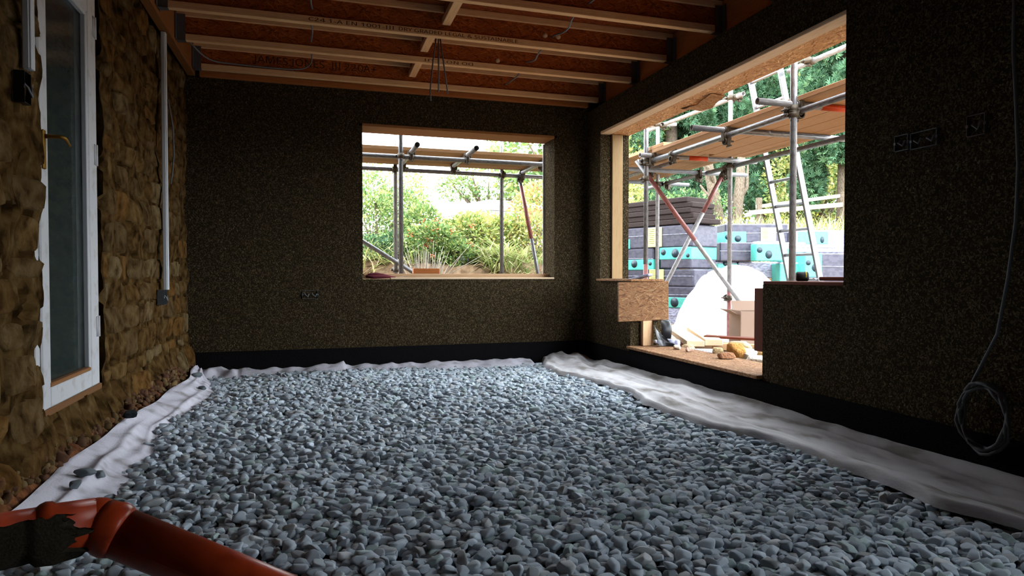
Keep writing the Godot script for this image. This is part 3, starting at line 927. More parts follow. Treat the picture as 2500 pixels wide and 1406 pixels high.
func build_sheets() -> void:
	var rows := []
	for i in 120:
		var z := lerpf(-2.2, -5.95, i / 119.0)
		var row := []
		for j in 36:
			var t := lerpf(-0.02, 1.35, j / 35.0)
			var x := lerpf(poly_x(LEFT_OUT, z), poly_x(LEFT_IN, z), t)
			x += 0.012 * sin(z * 7.0) * (1.0 - clampf(t, 0, 1)) if t < 0.3 else 0.0
			row.append(Vector3(x, left_sheet(x, z) - 0.05 * smoothstep(1.05, 1.35, t), z))
		rows.append(row)
	var s := put("geotextile_sheet", grid_mesh(rows), M.sheet)
	tag(s, "white membrane sheet along the stone wall, its edge buried by gravel", "sheet", "white membrane sheets round the gravel")
	# far sheet, a narrow lip at the foot of the back wall, with a curled end
	rows = []
	var nz := noise(1.5, 3)
	for i in 160:
		var x := lerpf(-0.9, 2.02, i / 159.0)
		var row := []
		var up := 0.045 + 0.014 * nz.get_noise_1d(x * 4.0) + 0.03 * exp(-pow((x + 0.8) / 0.1, 2.0)) + 0.028 * smoothstep(-0.1, 0.26, x) * smoothstep(0.27, 0.262, x)
		for j in 14:
			var t := j / 13.0
			var y := -0.085 + up * (1.0 - pow(t, 1.6))
			var z := -6.025 + 0.2 * t
			y += 0.008 * sin(x * 31.0 + t * 3.0) * (1.0 - t) + 0.01 * sin(x * 11.0 + 1.0) * sin(t * PI)
			if x < -0.6: y += 0.025 * sin((x + 0.9) * 34.0) * sin(t * PI)
			row.append(Vector3(x, y, z))
		rows.append(row)
	s = put("geotextile_sheet", grid_mesh(rows), M.sheet)
	tag(s, "narrow white membrane lip along the foot of the back wall", "sheet", "white membrane sheets round the gravel")
	# the wide sheet under the opening, folded and dirty
	rows = []
	var n2 := noise(1.1, 17)
	var n3 := noise(3.2, 27)
	for i in 240:
		var z := lerpf(-0.7, -6.0, i / 239.0)
		var row := []
		var wob := 0.03 * sin(z * 4.1) + 0.015 * sin(z * 9.3 + 1.0) + 0.006 * sin(z * 23.0)
		var a := poly_x(RIGHT_IN, z) + wob
		var deep := smoothstep(-5.0, -5.9, z)
		for j in 60:
			var t := j / 59.0
			var x := lerpf(a, 2.6, t)
			var y := bed(z) + 0.02 + 0.025 * smoothstep(0.85, 1.0, t)
				# rolled edge, then folds along the strip
			y += 0.02 * exp(-pow((t - 0.05) / 0.05, 2.0)) - 0.02 * smoothstep(0.03, 0.0, t)
			y += 0.035 * exp(-pow((t - 0.3 - 0.16 * sin(z * 0.9 + 0.4)) / 0.09, 2.0)) * (0.55 + 0.45 * sin(z * 1.7))
			y += 0.02 * exp(-pow((t - 0.58 - 0.12 * sin(z * 1.2 + 2.0)) / 0.05, 2.0)) * (0.5 + 0.5 * sin(z * 1.5 + 2.0))
			y += 0.014 * exp(-pow((t - 0.8 + 0.08 * sin(z * 2.2)) / 0.04, 2.0)) * (0.5 + 0.5 * sin(z * 2.6 + 1.0))
			y += 0.022 * n2.get_noise_2d(x * 1.6 + z * 0.5, z * 0.7) + 0.006 * n3.get_noise_2d(x * 2.0 + z, z * 0.8)
			y += 0.05 * deep * sin(t * PI) + 0.02 * deep * sin(x * 22.0 + z * 9.0)
			row.append(Vector3(x, y, z))
		rows.append(row)
	s = put("geotextile_sheet", grid_mesh(rows), M.dirty_sheet)
	tag(s, "wide soiled white membrane sheet folded along the wall under the opening", "sheet", "white membrane sheets round the gravel")

func build_soil() -> void:
	var so := thing("soil", "bank of brown soil and clods between the stone wall and the white sheet", "soil", Vector3.ZERO, "", "stuff")
	var nz := noise(5.0, 44)
	var n2 := noise(16.0, 45)
	var rows := []
	var top := func(x: float, z: float) -> float:
		var t := clampf((x + 1.03) / 0.13, 0.0, 1.0)
		return lerpf(0.1 + 0.03 * sin(z * 2.2), 0.0, t) + 0.025 * nz.get_noise_2d(x * 1.5, z) + 0.02 * n2.get_noise_2d(x, z) - 0.05 * smoothstep(-5.0, -6.0, z)
	for i in 200:
		var z := lerpf(-0.6, -6.02, i / 199.0)
		var row := []
		for j in 16:
			var x := lerpf(-1.06, poly_x(LEFT_OUT, z) + 0.07 - 0.1 * smoothstep(-2.3, -1.8, z), j / 15.0)
			var y: float = top.call(x, z)
			y -= 0.11 * smoothstep(8.0, 14.0, j)
			row.append(Vector3(x, y, z))
		rows.append(row)
	put("mound", grid_mesh(rows), M.soil, so).set_meta("kind", "stuff")
	var r := RandomNumberGenerator.new()
	r.seed = 9
	for k in 3:
		var xf := []
		var cols := []
		for i in 430:
			var z := r.randf_range(-1.7, -5.98)
			var x := -1.0 + absf(r.randfn(0.0, 0.06))
			if x > poly_x(LEFT_OUT, z) - 0.02: continue
			var s := r.randf_range(0.012, 0.042) * (1.5 if r.randf() < 0.12 else 1.0)
			var y: float = top.call(x, z)
			xf.append(Transform3D(Basis(Vector3(r.randfn(), r.randfn(), r.randfn()).normalized(), r.randf() * TAU).scaled_local(Vector3.ONE * s), Vector3(x, y + s * 0.2, z)))
			var v := r.randf_range(0.6, 1.2)
			cols.append(([Color(0.16, 0.075, 0.035), Color(0.13, 0.07, 0.04), Color(0.2, 0.13, 0.06), Color(0.13, 0.065, 0.04)][r.randi() % 4] as Color) * v)
		scatter("clods", stone_mesh(300 + k, Vector3(1, 0.75, 0.85), 8, 1, 0.55, 0.06), M.clod, xf, cols, so)
	# a grey block of stone lying in the soil
	var b := put("soil_stone", stone_mesh(344, Vector3(1.0, 0.9, 0.9), 8, 2, 0.5, 0.02), M.gravel_bed, null, Transform3D(Basis(Vector3.UP, 0.4).scaled_local(Vector3.ONE * 0.06), Vector3(-0.905, 0.06, -3.75)))
	tag(b, "single dark grey block of stone lying on the brown soil bank", "stone")

func build_pipe() -> void:
	var p := thing("drain_pipe", "orange-brown plastic drain pipe crossing the near corner, its end smeared with mud", "pipe", Vector3(-0.47, 0.215, -1.665))
	# long run towards the lower right, measured from the bend
	var dir := (Vector3(0.26, -0.142, -1.53) - Vector3(-0.47, 0.215, -1.665))
	var x := dir.normalized()
	var f := frame_of(x)
	var run := put("pipe_run", lathe_x([Vector2(0.02, 0.05), Vector2(0.02, 0.055), Vector2(dir.length(), 0.055), Vector2(dir.length(), 0.05), Vector2(dir.length() - 0.2, 0.05)], 40), M.pipe, p, Transform3D(Basis(x, f[0], x.cross(f[0])), Vector3.ZERO))
	# the socket of the bend
	put("socket", lathe_x([Vector2(0.0, 0.03), Vector2(0.002, 0.0562), Vector2(0.02, 0.0585), Vector2(0.03, 0.0615), Vector2(0.045, 0.0615), Vector2(0.052, 0.0585), Vector2(0.06, 0.0555), Vector2(0.06, 0.05)], 40), M.pipe, p, Transform3D(Basis(x, f[0], x.cross(f[0])), Vector3.ZERO))
	var x2 := Vector3(-1, 0.02, 0.33).normalized()
	var g := frame_of(x2)
	var b2 := Basis(x2, g[0], x2.cross(g[0]))
	put("bend", lathe_x([Vector2(0.0, 0.03), Vector2(0.002, 0.0562), Vector2(0.075, 0.0575), Vector2(0.082, 0.063), Vector2(0.094, 0.064), Vector2(0.104, 0.06), Vector2(0.11, 0.055), Vector2(0.11, 0.0)], 40), M.pipe, p, Transform3D(b2, Vector3.ZERO))
	var ball := []
	for i in 13: ball.append(Vector2(-0.0565 * cos(PI * i / 12.0), 0.0565 * sin(PI * i / 12.0)))
	put("elbow", lathe_x(ball, 32), M.pipe, p)
	put("pipe_end", lathe_x([Vector2(0.05, 0.05), Vector2(0.05, 0.055), Vector2(0.62, 0.055), Vector2(0.62, 0.05), Vector2(0.4, 0.05)], 40), M.pipe, p, Transform3D(b2, Vector3.ZERO))
	# mud plastered over the lower part of the left end
	var nz := noise(9.0, 77)
	var rows := []
	for i in 60:
		var s0 := lerpf(0.0, 0.6, i / 59.0)
		var row := []
		for j in 40:
			var s := s0 + (0.03 + 0.02 * sin(j * 0.55) + 0.012 * sin(j * 1.3)) * smoothstep(0.12, 0.0, s0)
			var a := lerpf(0.75 + 0.25 * nz.get_noise_1d(s * 3.0), PI * 1.25, j / 39.0)
			var rr := (0.0605 if s < 0.06 else 0.067 if s < 0.118 else 0.058) + 0.008 * (0.4 + nz.get_noise_2d(s * 2.0, a * 0.15)) * sin((j / 39.0) * PI)
			if j == 0 or j == 39 or i == 0: rr = 0.053
			row.append(x2 * s + (Vector3.UP * cos(a) + Vector3.UP.cross(x2).normalized() * sin(a)) * rr)
		rows.append(row)
	put("mud_coating", grid_mesh(rows, Vector3(0.3, -0.3, 1)), M.mud, p)

# ---------------------------------------------------------------- fittings on the walls
func back_box(n: String, at: Vector3, turn: float, size: Vector3, label: String, m: Material, gang := 1, group := "") -> Node3D:
	var t := thing(n, label, "socket box", at, group)
	t.rotation.y = turn
	var st := new_st(false)
	var w := size.x
	var h := size.y
	var d := size.z
	add_box(st, Vector3(0, 0, -d + 0.001), Vector3(w, h, 0.002))
	add_box(st, Vector3(0, h / 2, -d / 2 + 0.004), Vector3(w, 0.002, d))
	add_box(st, Vector3(0, -h / 2, -d / 2 + 0.004), Vector3(w, 0.002, d))
	add_box(st, Vector3(w / 2, 0, -d / 2 + 0.004), Vector3(0.002, h, d))
	add_box(st, Vector3(-w / 2, 0, -d / 2 + 0.004), Vector3(0.002, h, d))
	put("box_shell", done(st), m, t)
	for sx in [-1, 1]:
		block("fixing_lug", Vector3(sx * w / 2 - 0.006, -0.006, 0), Vector3(sx * w / 2 + 0.006, 0.006, 0.004), m, t, 0.001)
	for k in gang:
		var x := (k - (gang - 1) / 2.0) * w / gang
		var s2 := new_st()
		add_rod(s2, [Vector3(x - 0.02, h * 0.4, -0.03), Vector3(x - 0.01, 0.0, 0.008), Vector3(x + 0.015, -h * 0.25, 0.012), Vector3(x + 0.022, h * 0.1, 0.006)], 0.004, 6)
		put("wire_tail", done(s2), M.cable, t)
	return t

func build_inside_things() -> void:
	back_box("socket_box", Vector3(-0.027, 0.597, -6.032), 0.0, Vector3(0.128, 0.075, 0.03), "galvanised double socket box let into the back wall below the window level", M.hanger, 2)
	var r := -PI / 2
	back_box("socket_box", Vector3(2.612, 1.385, -2.375), r, Vector3(0.07, 0.07, 0.03), "small square socket box nearest the opening of three on the side wall", M.hanger, 1, "socket boxes high on the side wall")
	back_box("socket_box", Vector3(2.612, 1.38, -2.26), r, Vector3(0.128, 0.072, 0.03), "double socket box in the middle of three on the side wall", M.hanger, 2, "socket boxes high on the side wall")
	back_box("socket_box", Vector3(2.612, 1.39, -2.02), r, Vector3(0.075, 0.085, 0.03), "square socket box furthest from the opening, with a reddish inside", tinted("hanger", Color(0.5, 0.42, 0.42)), 1, "socket boxes high on the side wall")
	# trunking on the stone wall
	var t := thing("cable_trunking", "white plastic trunking down the stone wall, left of the glazed door", "trunking", Vector3(-0.985, 0, -2.755))
	block("trunk", Vector3(0, 1.51, -0.025), Vector3(0.022, 2.43, 0.018), M.plastic_white, t, 0.003)
	block("lid", Vector3(0.022, 1.51, -0.021), Vector3(0.027, 2.43, 0.014), M.plastic_white, t, 0.002)
	back_box("metal_box", Vector3(-0.975, 1.44, -2.745), PI / 2, Vector3(0.055, 0.11, 0.035), "dark metal box under the trunking, left of the glazed door", tinted("hanger", Color(0.2, 0.2, 0.2)))
	t = thing("cable_trunking", "white plastic trunking down the stone wall, between the door and the corner", "trunking", Vector3(-0.985, 0, -4.99))
	block("trunk", Vector3(0, 0.67, -0.03), Vector3(0.025, 2.43, 0.02), M.plastic_white, t, 0.003)
	block("lid", Vector3(0.025, 0.67, -0.025), Vector3(0.03, 2.43, 0.015), M.plastic_white, t, 0.002)
	back_box("metal_box", Vector3(-0.965, 0.62, -4.93), PI / 2, Vector3(0.085, 0.1, 0.04), "grey metal box at the foot of the trunking near the corner", M.hanger)
	var c := rod("loose_cable", [Vector3(-0.95, 1.98, -5.01), Vector3(-0.93, 1.8, -5.06), Vector3(-0.94, 1.62, -5.13), Vector3(-0.955, 1.5, -5.16), Vector3(-0.965, 1.42, -5.15)], 0.005, M.cable_grey)
	tag(c, "thin dark cable drooping beside the white trunking near the corner", "cable")
	# coil of cable on the side wall
	var pts := []
	for i in 9: pts.append(Vector3(2.59 - 0.006 * sin(i * 0.9), 2.3 - i * 0.22, -1.80 - 0.03 * sin(i * 0.8) - 0.012 * i))
	for i in 76:
		var a := i / 75.0 * TAU * 4.0 + 0.7
		var k := 1.0 + 0.1 * sin(a * 0.37) + 0.05 * sin(a * 0.21)
		pts.append(Vector3(2.575 + 0.014 * sin(a * 1.3 + i), 0.2 + 0.13 * k * sin(a) , -1.945 - 0.095 * k * cos(a)))
	c = rod("cable_coil", pts, 0.0065, M.coil)
	tag(c, "pale cable running down the dark side wall into a hanging coil", "cable")

func build_openings() -> void:
	# back window opening: timber lining
	var w := thing("window_1", "timber lined window opening in the back wall, without glass", "window opening", Vector3.ZERO, "", "structure")
	beam("lintel_board", Vector3(0.40, 2.128, -6.19), Vector3(2.31, 2.128, -6.19), 0.025, 0.3, tinted("timber_brown", Color(0.64, 0.54, 0.46)), w)
	beam("sill_plate", Vector3(0.68, 0.738, -6.07), Vector3(2.28, 0.738, -6.07), 0.016, 0.06, M.timber_pale, w)
	beam("sill_board", Vector3(0.45, 0.758, -6.25), Vector3(2.28, 0.758, -6.25), 0.048, 0.1, M.timber, w)
	beam("outer_bead", Vector3(2.272, 0.76, -6.335), Vector3(2.272, 2.11, -6.335), 0.012, 0.02, M.plastic_dirty, w)
	beam("outer_bead", Vector3(0.437, 0.76, -6.335), Vector3(0.437, 2.11, -6.335), 0.012, 0.02, M.plastic_dirty, w)
	# wide opening in the side wall
	w = thing("window_2", "board lined wide opening with doorway in the side wall, without glass", "window opening", Vector3.ZERO, "", "structure")
	beam("lintel_strip", Vector3(2.672, 2.122, -5.72), Vector3(2.672, 2.122, -2.7), 0.025, 0.1, M.timber_pale, w)
	beam("lintel_board", Vector3(2.83, 2.124, -5.72), Vector3(2.83, 2.124, -4.4), 0.022, 0.2, M.osb_light, w)
	beam("lintel_board", Vector3(2.83, 2.127, -4.395), Vector3(2.83, 2.127, -2.7), 0.022, 0.2, M.osb_light, w)
	beam("jamb_post", Vector3(2.79, 0.735, -5.7), Vector3(2.79, 2.11, -5.7), 0.03, 0.11, M.timber_post, w, Vector3.BACK)
	beam("sill_board", Vector3(2.74, 0.725, -5.71), Vector3(2.74, 0.725, -5.0), 0.02, 0.32, M.osb_sill, w)
	beam("sill_board", Vector3(2.77, 0.725, -3.35), Vector3(2.77, 0.725, -2.72), 0.02, 0.3, M.timber_dark, w)
	beam("threshold_board", Vector3(2.79, 0.147, -5.08), Vector3(2.79, 0.147, -3.35), 0.022, 0.42, M.osb_sill, w)
	block("jamb_board", Vector3(2.63, 0.3, -3.445), Vector3(2.9, 0.69, -3.35), M.timber_dark, w, 0.004)
	block("jamb_foot", Vector3(2.64, 0.158, -3.375), Vector3(2.9, 0.3, -3.35), M.timber, w, 0.004)
	# flap of board peeling from the lintel
	var rows := []
	for i in 14:
		var row := []
		for j in 6:
			var u := i / 13.0
			var v := j / 5.0
			row.append(Vector3(2.84 + 0.12 * v + 0.02 * sin(u * 5.0), 2.107 - 0.05 * sin(u * PI) * (0.25 + v * 0.5) - 0.004 * sin(u * 17.0 + v * 5.0), lerpf(-4.66, -4.2, u)))
		rows.append(row)
	var back := []
	for row in rows:
		var q := []
		for p in row: q.append((p as Vector3) + Vector3(0, 0.006, 0))
		back.append(q)
	var st := SurfaceTool.new()
	st.begin(Mesh.PRIMITIVE_TRIANGLES)
	st.append_from(grid_mesh(rows, Vector3.DOWN), 0, Transform3D())
	st.append_from(grid_mesh(back, Vector3.UP), 0, Transform3D())
	put("peeling_flap", st.commit(), M.osb, w)

# ---------------------------------------------------------------- things in the openings
func build_doorway_things() -> void:
	# back window sill
	var st := new_st()
	add_rod(st, [Vector3(0, 0, 0), Vector3(0.03, 0.012, 0.0), Vector3(0.09, 0.018, 0.004), Vector3(0.16, 0.012, 0.0), Vector3(0.23, 0.006, 0)], [0.008, 0.022, 0.026, 0.018, 0.006], 12)
	add_rod(st, [Vector3(0.0, 0.005, 0.02), Vector3(0.08, 0.0, 0.035), Vector3(0.17, 0.002, 0.03), Vector3(0.27, 0.0, 0.02)], [0.012, 0.016, 0.014, 0.005], 10)
	var o := put("cloth", done(st), M.fabric, null, Transform3D(Basis(), Vector3(0.46, 0.752, -6.12)))
	tag(o, "dark red cloth bundled on the window sill at its left end", "cloth")
	o = beam("timber_offcut", Vector3(0.915, 0.808, -6.26), Vector3(1.165, 0.808, -6.26), 0.05, 0.09, M.timber_brown)
	tag(o, "short brown timber offcut lying on the window sill", "timber")
	o = put("paper_scrap", grid_mesh([[Vector3(0, 0, 0), Vector3(0.05, 0.012, 0.005), Vector3(0.12, 0.002, 0)], [Vector3(0.01, 0.003, 0.03), Vector3(0.06, 0.014, 0.035), Vector3(0.11, 0.003, 0.03)]]), M.plastic_white, null, Transform3D(Basis(), Vector3(0.75, 0.748, -6.1)))
	tag(o, "scrap of pale paper on the window sill beside the red cloth", "paper")
	# square of strand board fixed to a stub of timber at the near end of the low wall
	o = beam("board_square", Vector3(2.47, 0.54, -5.02), Vector3(2.95, 0.55, -5.02), 0.335, 0.018, M.osb_square)
	o.rotate_object_local(Vector3.RIGHT, 0.02)
	tag(o, "square offcut of strand board fixed at the end of the low wall", "board")
	o = beam("timber_stub", Vector3(2.76, 0.16, -5.045), Vector3(2.76, 0.42, -5.045), 0.1, 0.045, M.timber, null, Vector3.RIGHT)
	tag(o, "short upright timber stub under the strand board square", "timber")
	var t := thing("plastic_piece", "small clear slotted plastic piece lying on the low wall above the board square", "plastic piece", Vector3(2.74, 0.745, -5.15))
	t.rotation = Vector3(-0.2, 0.35, 0)
	block("body", Vector3(-0.03, -0.01, -0.13), Vector3(0.03, 0.014, 0.13), M.film, t, 0.006)
	for k in 3: block("slot", Vector3(-0.016, 0.012, -0.1 + k * 0.075), Vector3(0.016, 0.0155, -0.055 + k * 0.075), M.timber_dark, t, 0.001)
	# black plastic sheet folded over at the foot
	var rows := []
	for i in 12:
		var row := []
		for j in 10:
			var u := i / 11.0
			var v := j / 9.0
			row.append(Vector3(2.8 + 0.1 * u + 0.1 * v * u * 0.4, 0.162 + 0.23 * (1.0 - v) * (1.0 - 0.75 * u * (1.0 - v * 0.2)) + 0.01 * sin(v * 9.0), -5.02 + 0.12 * v - 0.05 * sin(u * PI) + 0.03 * u))
		rows.append(row)
	o = put("black_plastic_sheet", grid_mesh(rows, Vector3(-0.5, 0.3, 1)), M.black_film)
	tag(o, "black plastic sheet folded down beside the timber stub", "sheet")
	# roll of wrapped insulation
	t = thing("insulation_roll", "cut roll of tan insulation in black film beside the doorway", "insulation", Vector3(3.03, 0.262, -5.34))
	var hb := Basis(Vector3.UP, -0.35)
	put("film_wrap", lathe_x([Vector2(-0.05, 0.07), Vector2(-0.05, 0.085), Vector2(-0.03, 0.1), Vector2(0.05, 0.1), Vector2(0.07, 0.085), Vector2(0.07, 0.0)], 24), M.black_film, t, Transform3D(hb, Vector3(0.05, 0, 0)))
	put("core", box_mesh(Vector3(0.08, 0.19, 0.1), 0.02), M.wool, t, Transform3D(hb, Vector3(-0.05, -0.002, 0.05)))
	# bottle
	t = thing("plastic_bottle", "clear plastic bottle lying on the threshold board", "bottle", Vector3(2.93, 0.188, -4.98))
	t.rotation = Vector3(0, -0.95 + PI, 0.0)
	var clear := mat(Color(0.8, 0.82, 0.95, 0.35), 0.15)
	clear.transparency = BaseMaterial3D.TRANSPARENCY_ALPHA
	put("body", lathe_x([Vector2(-0.1, 0.0), Vector2(-0.1, 0.026), Vector2(-0.09, 0.031), Vector2(-0.02, 0.031), Vector2(-0.015, 0.029), Vector2(0.0, 0.031), Vector2(0.06, 0.03), Vector2(0.1, 0.014), Vector2(0.115, 0.013)], 24), clear, t)
	put("cap", lathe_x([Vector2(0.112, 0.0), Vector2(0.112, 0.016), Vector2(0.132, 0.016), Vector2(0.132, 0.0)], 18), M.plastic_white, t)
	put("wrapper", lathe_x([Vector2(-0.07, 0.0305), Vector2(-0.07, 0.0318), Vector2(0.02, 0.0318), Vector2(0.02, 0.0305)], 24), M.film, t)
	# planks and offcuts outside the doorway
	var ps := [[Vector3(3.7, 0.18, -6.15), Vector3(3.162, 0.175, -4.92), 0.05, 0.15, M.timber_pale, "pale plank on the ground outside the doorway, nearer the insulation roll", "plank"],
		[Vector3(3.9, 0.185, -6.1), Vector3(3.35, 0.178, -4.93), 0.055, 0.15, M.timber_pale, "pale plank on the ground outside the doorway, beside the stones", "plank"],
		[Vector3(3.2, 0.1, -5.6), Vector3(3.75, 0.1, -5.2), 0.05, 0.1, M.timber, "timber batten lying under the two pale planks", "plank"],
		[Vector3(3.44, 0.208, -5.2), Vector3(3.85, 0.2, -4.8), 0.02, 0.12, M.timber_dark, "thin dark reddish board lying across the timber by the box", "board"],
		[Vector3(3.42, 0.135, -5.05), Vector3(3.9, 0.135, -4.62), 0.06, 0.1, M.timber, "squared timber lying under the thin reddish board", "plank"],
		[Vector3(3.72, 0.12, -4.5), Vector3(3.92, 0.12, -4.15), 0.07, 0.1, M.timber, "short timber offcut at the near end of the rubble outside the doorway", "plank"]]
	for p in ps:
		o = beam("plank", p[0], p[1], p[2], p[3], p[4])
		tag(o, p[5], p[6], "timber lying outside the doorway")
	# stones on the threshold
	var rr := RandomNumberGenerator.new()
	rr.seed = 5
	var ss := [[2.9, -4.1, 0.13, 0.06, "brown flat stone at the front of the rubble on the threshold"], [3.1, -4.27, 0.13, 0.14, "tall ochre stone in the middle of the threshold rubble"], [3.03, -4.42, 0.09, 0.09, "small pale stone beside the tall ochre stone"], [3.42, -4.65, 0.17, 0.11, "pale angular stone behind the tall ochre stone"], [3.32, -4.28, 0.1, 0.1, "rounded tan stone beside the low wall end"], [3.2, -4.3, 0.22, 0.08, "flat whitish stone low in the threshold rubble"], [3.1, -4.02, 0.2, 0.06, "flat whitish stone nearest the low wall end"], [2.87, -4.55, 0.06, 0.04, "pinkish chip of stone on the threshold board"], [2.86, -4.72, 0.07, 0.045, "small whitish stone on the threshold near the bottle"], [3.05, -4.62, 0.26, 0.04, "thin grey slab lying among the threshold rubble"], [3.1, -4.95, 0.12, 0.05, "buff stone between the bottle and the planks"]]
	for i in ss.size():
		var s: Array = ss[i]
		var m: Material = [tinted("concrete", Color(0.6, 0.42, 0.3)), tinted("concrete", Color(0.78, 0.56, 0.3)), tinted("concrete", Color(0.82, 0.7, 0.52)), tinted("concrete", Color(0.88, 0.78, 0.6)), tinted("concrete", Color(0.76, 0.62, 0.42)), tinted("concrete", Color(0.92, 0.88, 0.82)), tinted("concrete", Color(0.92, 0.88, 0.82)), tinted("concrete", Color(0.85, 0.68, 0.6)), tinted("concrete", Color(0.86, 0.8, 0.72)), tinted("concrete", Color(0.66, 0.66, 0.68)), tinted("concrete", Color(0.84, 0.72, 0.56))][i]
		o = put("rubble_stone", stone_mesh(500 + i, Vector3(1.0, float(s[3]) / float(s[2]) * 1.1, 0.8), 8, 2, 0.5, 0.02), m, null, Transform3D(Basis(Vector3.UP, rr.randf() * TAU).scaled_local(Vector3.ONE * float(s[2])), Vector3(s[0], 0.158 + float(s[3]) * 0.42 - (0.03 if s[0] > 3.02 else 0.0), s[1])))
		tag(o, s[4], "stone", "rubble stones on the threshold")
	# open cardboard box
	t = thing("cardboard_box", "open cardboard box outside the doorway with torn folded flaps", "box", Vector3(4.08, 0.08, -5.36))
	t.rotation.y = -0.3
	var hx := 0.17
	block("side", Vector3(-hx, 0.0, 0.16), Vector3(-0.015, 0.34, 0.166), M.card, t, 0.001)
	block("side", Vector3(0.03, 0.0, 0.16), Vector3(hx, 0.34, 0.166), M.card, t, 0.001)
	block("side", Vector3(-hx, 0.0, -0.166), Vector3(hx, 0.35, -0.16), M.card, t, 0.001)
	block("side", Vector3(-hx - 0.006, 0.0, -0.166), Vector3(-hx, 0.35, 0.166), M.card, t, 0.001)
	block("side", Vector3(hx, 0.0, -0.166), Vector3(hx + 0.006, 0.35, 0.166), M.card, t, 0.001)
	block("base", Vector3(-hx, 0.0, -0.166), Vector3(hx, 0.006, 0.166), M.card, t, 0.001)
	put("flap", box_mesh(Vector3(0.3, 0.1, 0.004), 0.001), M.card, t, Transform3D(Basis(Vector3.RIGHT, -0.25), Vector3(0, 0.385, -0.17)))
	put("flap", box_mesh(Vector3(0.004, 0.12, 0.28), 0.001), M.card, t, Transform3D(Basis(Vector3.BACK, 1.1), Vector3(-hx - 0.05, 0.33, 0)))
	put("flap", box_mesh(Vector3(0.14, 0.1, 0.004), 0.001), M.card, t, Transform3D(Basis(Vector3.RIGHT, 2.7), Vector3(0.1, 0.3, 0.19)))
	put("packing", box_mesh(Vector3(0.2, 0.1, 0.2), 0.02), M.rubber, t, Transform3D(Basis(), Vector3(0.02, 0.07, 0.02)))
	# on the low wall by the dark pier
	t = thing("tape_measure", "black tape measure with a yellow stripe standing on the low wall", "tape measure", Vector3(2.79, 0.735, -3.22))
	t.rotation.y = -0.6
	put("case", lathe_x([Vector2(-0.03, 0.0), Vector2(-0.03, 0.022), Vector2(-0.024, 0.028), Vector2(0.034, 0.028), Vector2(0.04, 0.022), Vector2(0.04, 0.0)], 24), M.rubber, t, Transform3D(Basis(Vector3.UP, 0.0), Vector3(0, 0.028, 0)))
	put("stripe", lathe_x([Vector2(0.02, 0.026), Vector2(0.02, 0.029), Vector2(0.024, 0.029), Vector2(0.024, 0.026)], 24), tinted("orange", Color(0.85, 0.72, 0.15)), t, Transform3D(Basis(), Vector3(0, 0.032, 0)))
	o = beam("dark_board", Vector3(2.84, 0.75, -3.08), Vector3(2.84, 0.75, -2.74), 0.022, 0.1, M.timber_dark)
	tag(o, "dark red board lying on the low wall against the pier", "board")
	rows = []
	for i in 10:
		var row := []
		for j in 5:
			row.append(Vector3(0.05 * j / 4.0, 0.008 + 0.012 * absf(sin(i * 1.9 + j)) , -0.2 * i / 9.0))
		rows.append(row)
	o = put("plastic_scrap", grid_mesh(rows), M.film, null, Transform3D(Basis(), Vector3(2.8, 0.735, -3.0)))
	tag(o, "crumpled white plastic scrap on the low wall beside the tape measure", "plastic")
# ---------------------------------------------------------------- outdoors: ground
func ground_y(x: float, z: float) -> float:
	var s := x * 0.2917 - z * 0.9565
	var s0 := 8.25 + clampf(x - 2.5, 0.0, 1.9) * 1.15
	var y := lerpf(0.06, 0.95, smoothstep(s0, s0 + 0.55, s)) + 0.075 * maxf(0.0, s - s0 - 0.6)
	return y + 0.06 * hill.get_noise_2d(x, z) * (1.0 + smoothstep(s0 - 0.3, s0 + 0.3, s))

var hill := FastNoiseLite.new()

func build_terrain() -> void:
	hill.frequency = 1.1
	hill.seed = 3
	var rows := []
	for i in 130:
		var u := i / 129.0
		var z := 4.0 - 12.0 * u if u < 0.5 else -2.0 - 9.5 * (u - 0.5) / 0.5 * 1.0
		z = lerpf(4.0, -6.0, minf(u / 0.2, 1.0)) if u < 0.2 else lerpf(-6.0, -12.0, (u - 0.2) / 0.6) if u < 0.8 else lerpf(-12.0, -60.0, pow((u - 0.8) / 0.2, 1.6))
		var row := []
		for j in 130:
			var v := j / 129.0
			var x := lerpf(-8.0, 0.0, v / 0.08) if v < 0.08 else lerpf(0.0, 8.0, (v - 0.08) / 0.72) if v < 0.8 else lerpf(8.0, 50.0, pow((v - 0.8) / 0.2, 1.6))
			var y: float = ground_y(x, z)
			if x < 2.9 and z > -6.3: y = -0.5
			row.append(Vector3(x, y, z))
		rows.append(row)
	var g := put("ground", grid_mesh(rows), M.ground)
	tag(g, "bare brown earth outside rising in a cut bank beyond the scaffold", "ground", "", "structure")

# ---------------------------------------------------------------- scaffold
func coupler(parent: Node3D, at: Vector3, d1: Vector3, d2: Vector3) -> void:
	var k := "coupler"
	if not boxes.has(k):
		var ring := lathe_x([Vector2(-0.026, 0.024), Vector2(-0.026, 0.033), Vector2(0.026, 0.033), Vector2(0.026, 0.024)], 16)
		var st := SurfaceTool.new()
		st.begin(Mesh.PRIMITIVE_TRIANGLES)
		st.append_from(ring, 0, Transform3D())
		st.append_from(box_mesh(Vector3(0.03, 0.016, 0.1), 0.003), 0, Transform3D(Basis(), Vector3(0, 0.036, 0)))
		st.append_from(box_mesh(Vector3(0.014, 0.07, 0.014), 0.003), 0, Transform3D(Basis(), Vector3(0, 0.04, 0.046)))
		boxes[k] = st.commit()
	for d in [d1, d2]:
		var x: Vector3 = (d as Vector3).normalized()
		var f := frame_of(x)
		put("coupler", boxes[k], M.clamp, parent, Transform3D(Basis(x, f[0], x.cross(f[0])), at + ((d2.normalized() * 0.0) if d == d1 else d1.cross(d2).normalized() * 0.05)))

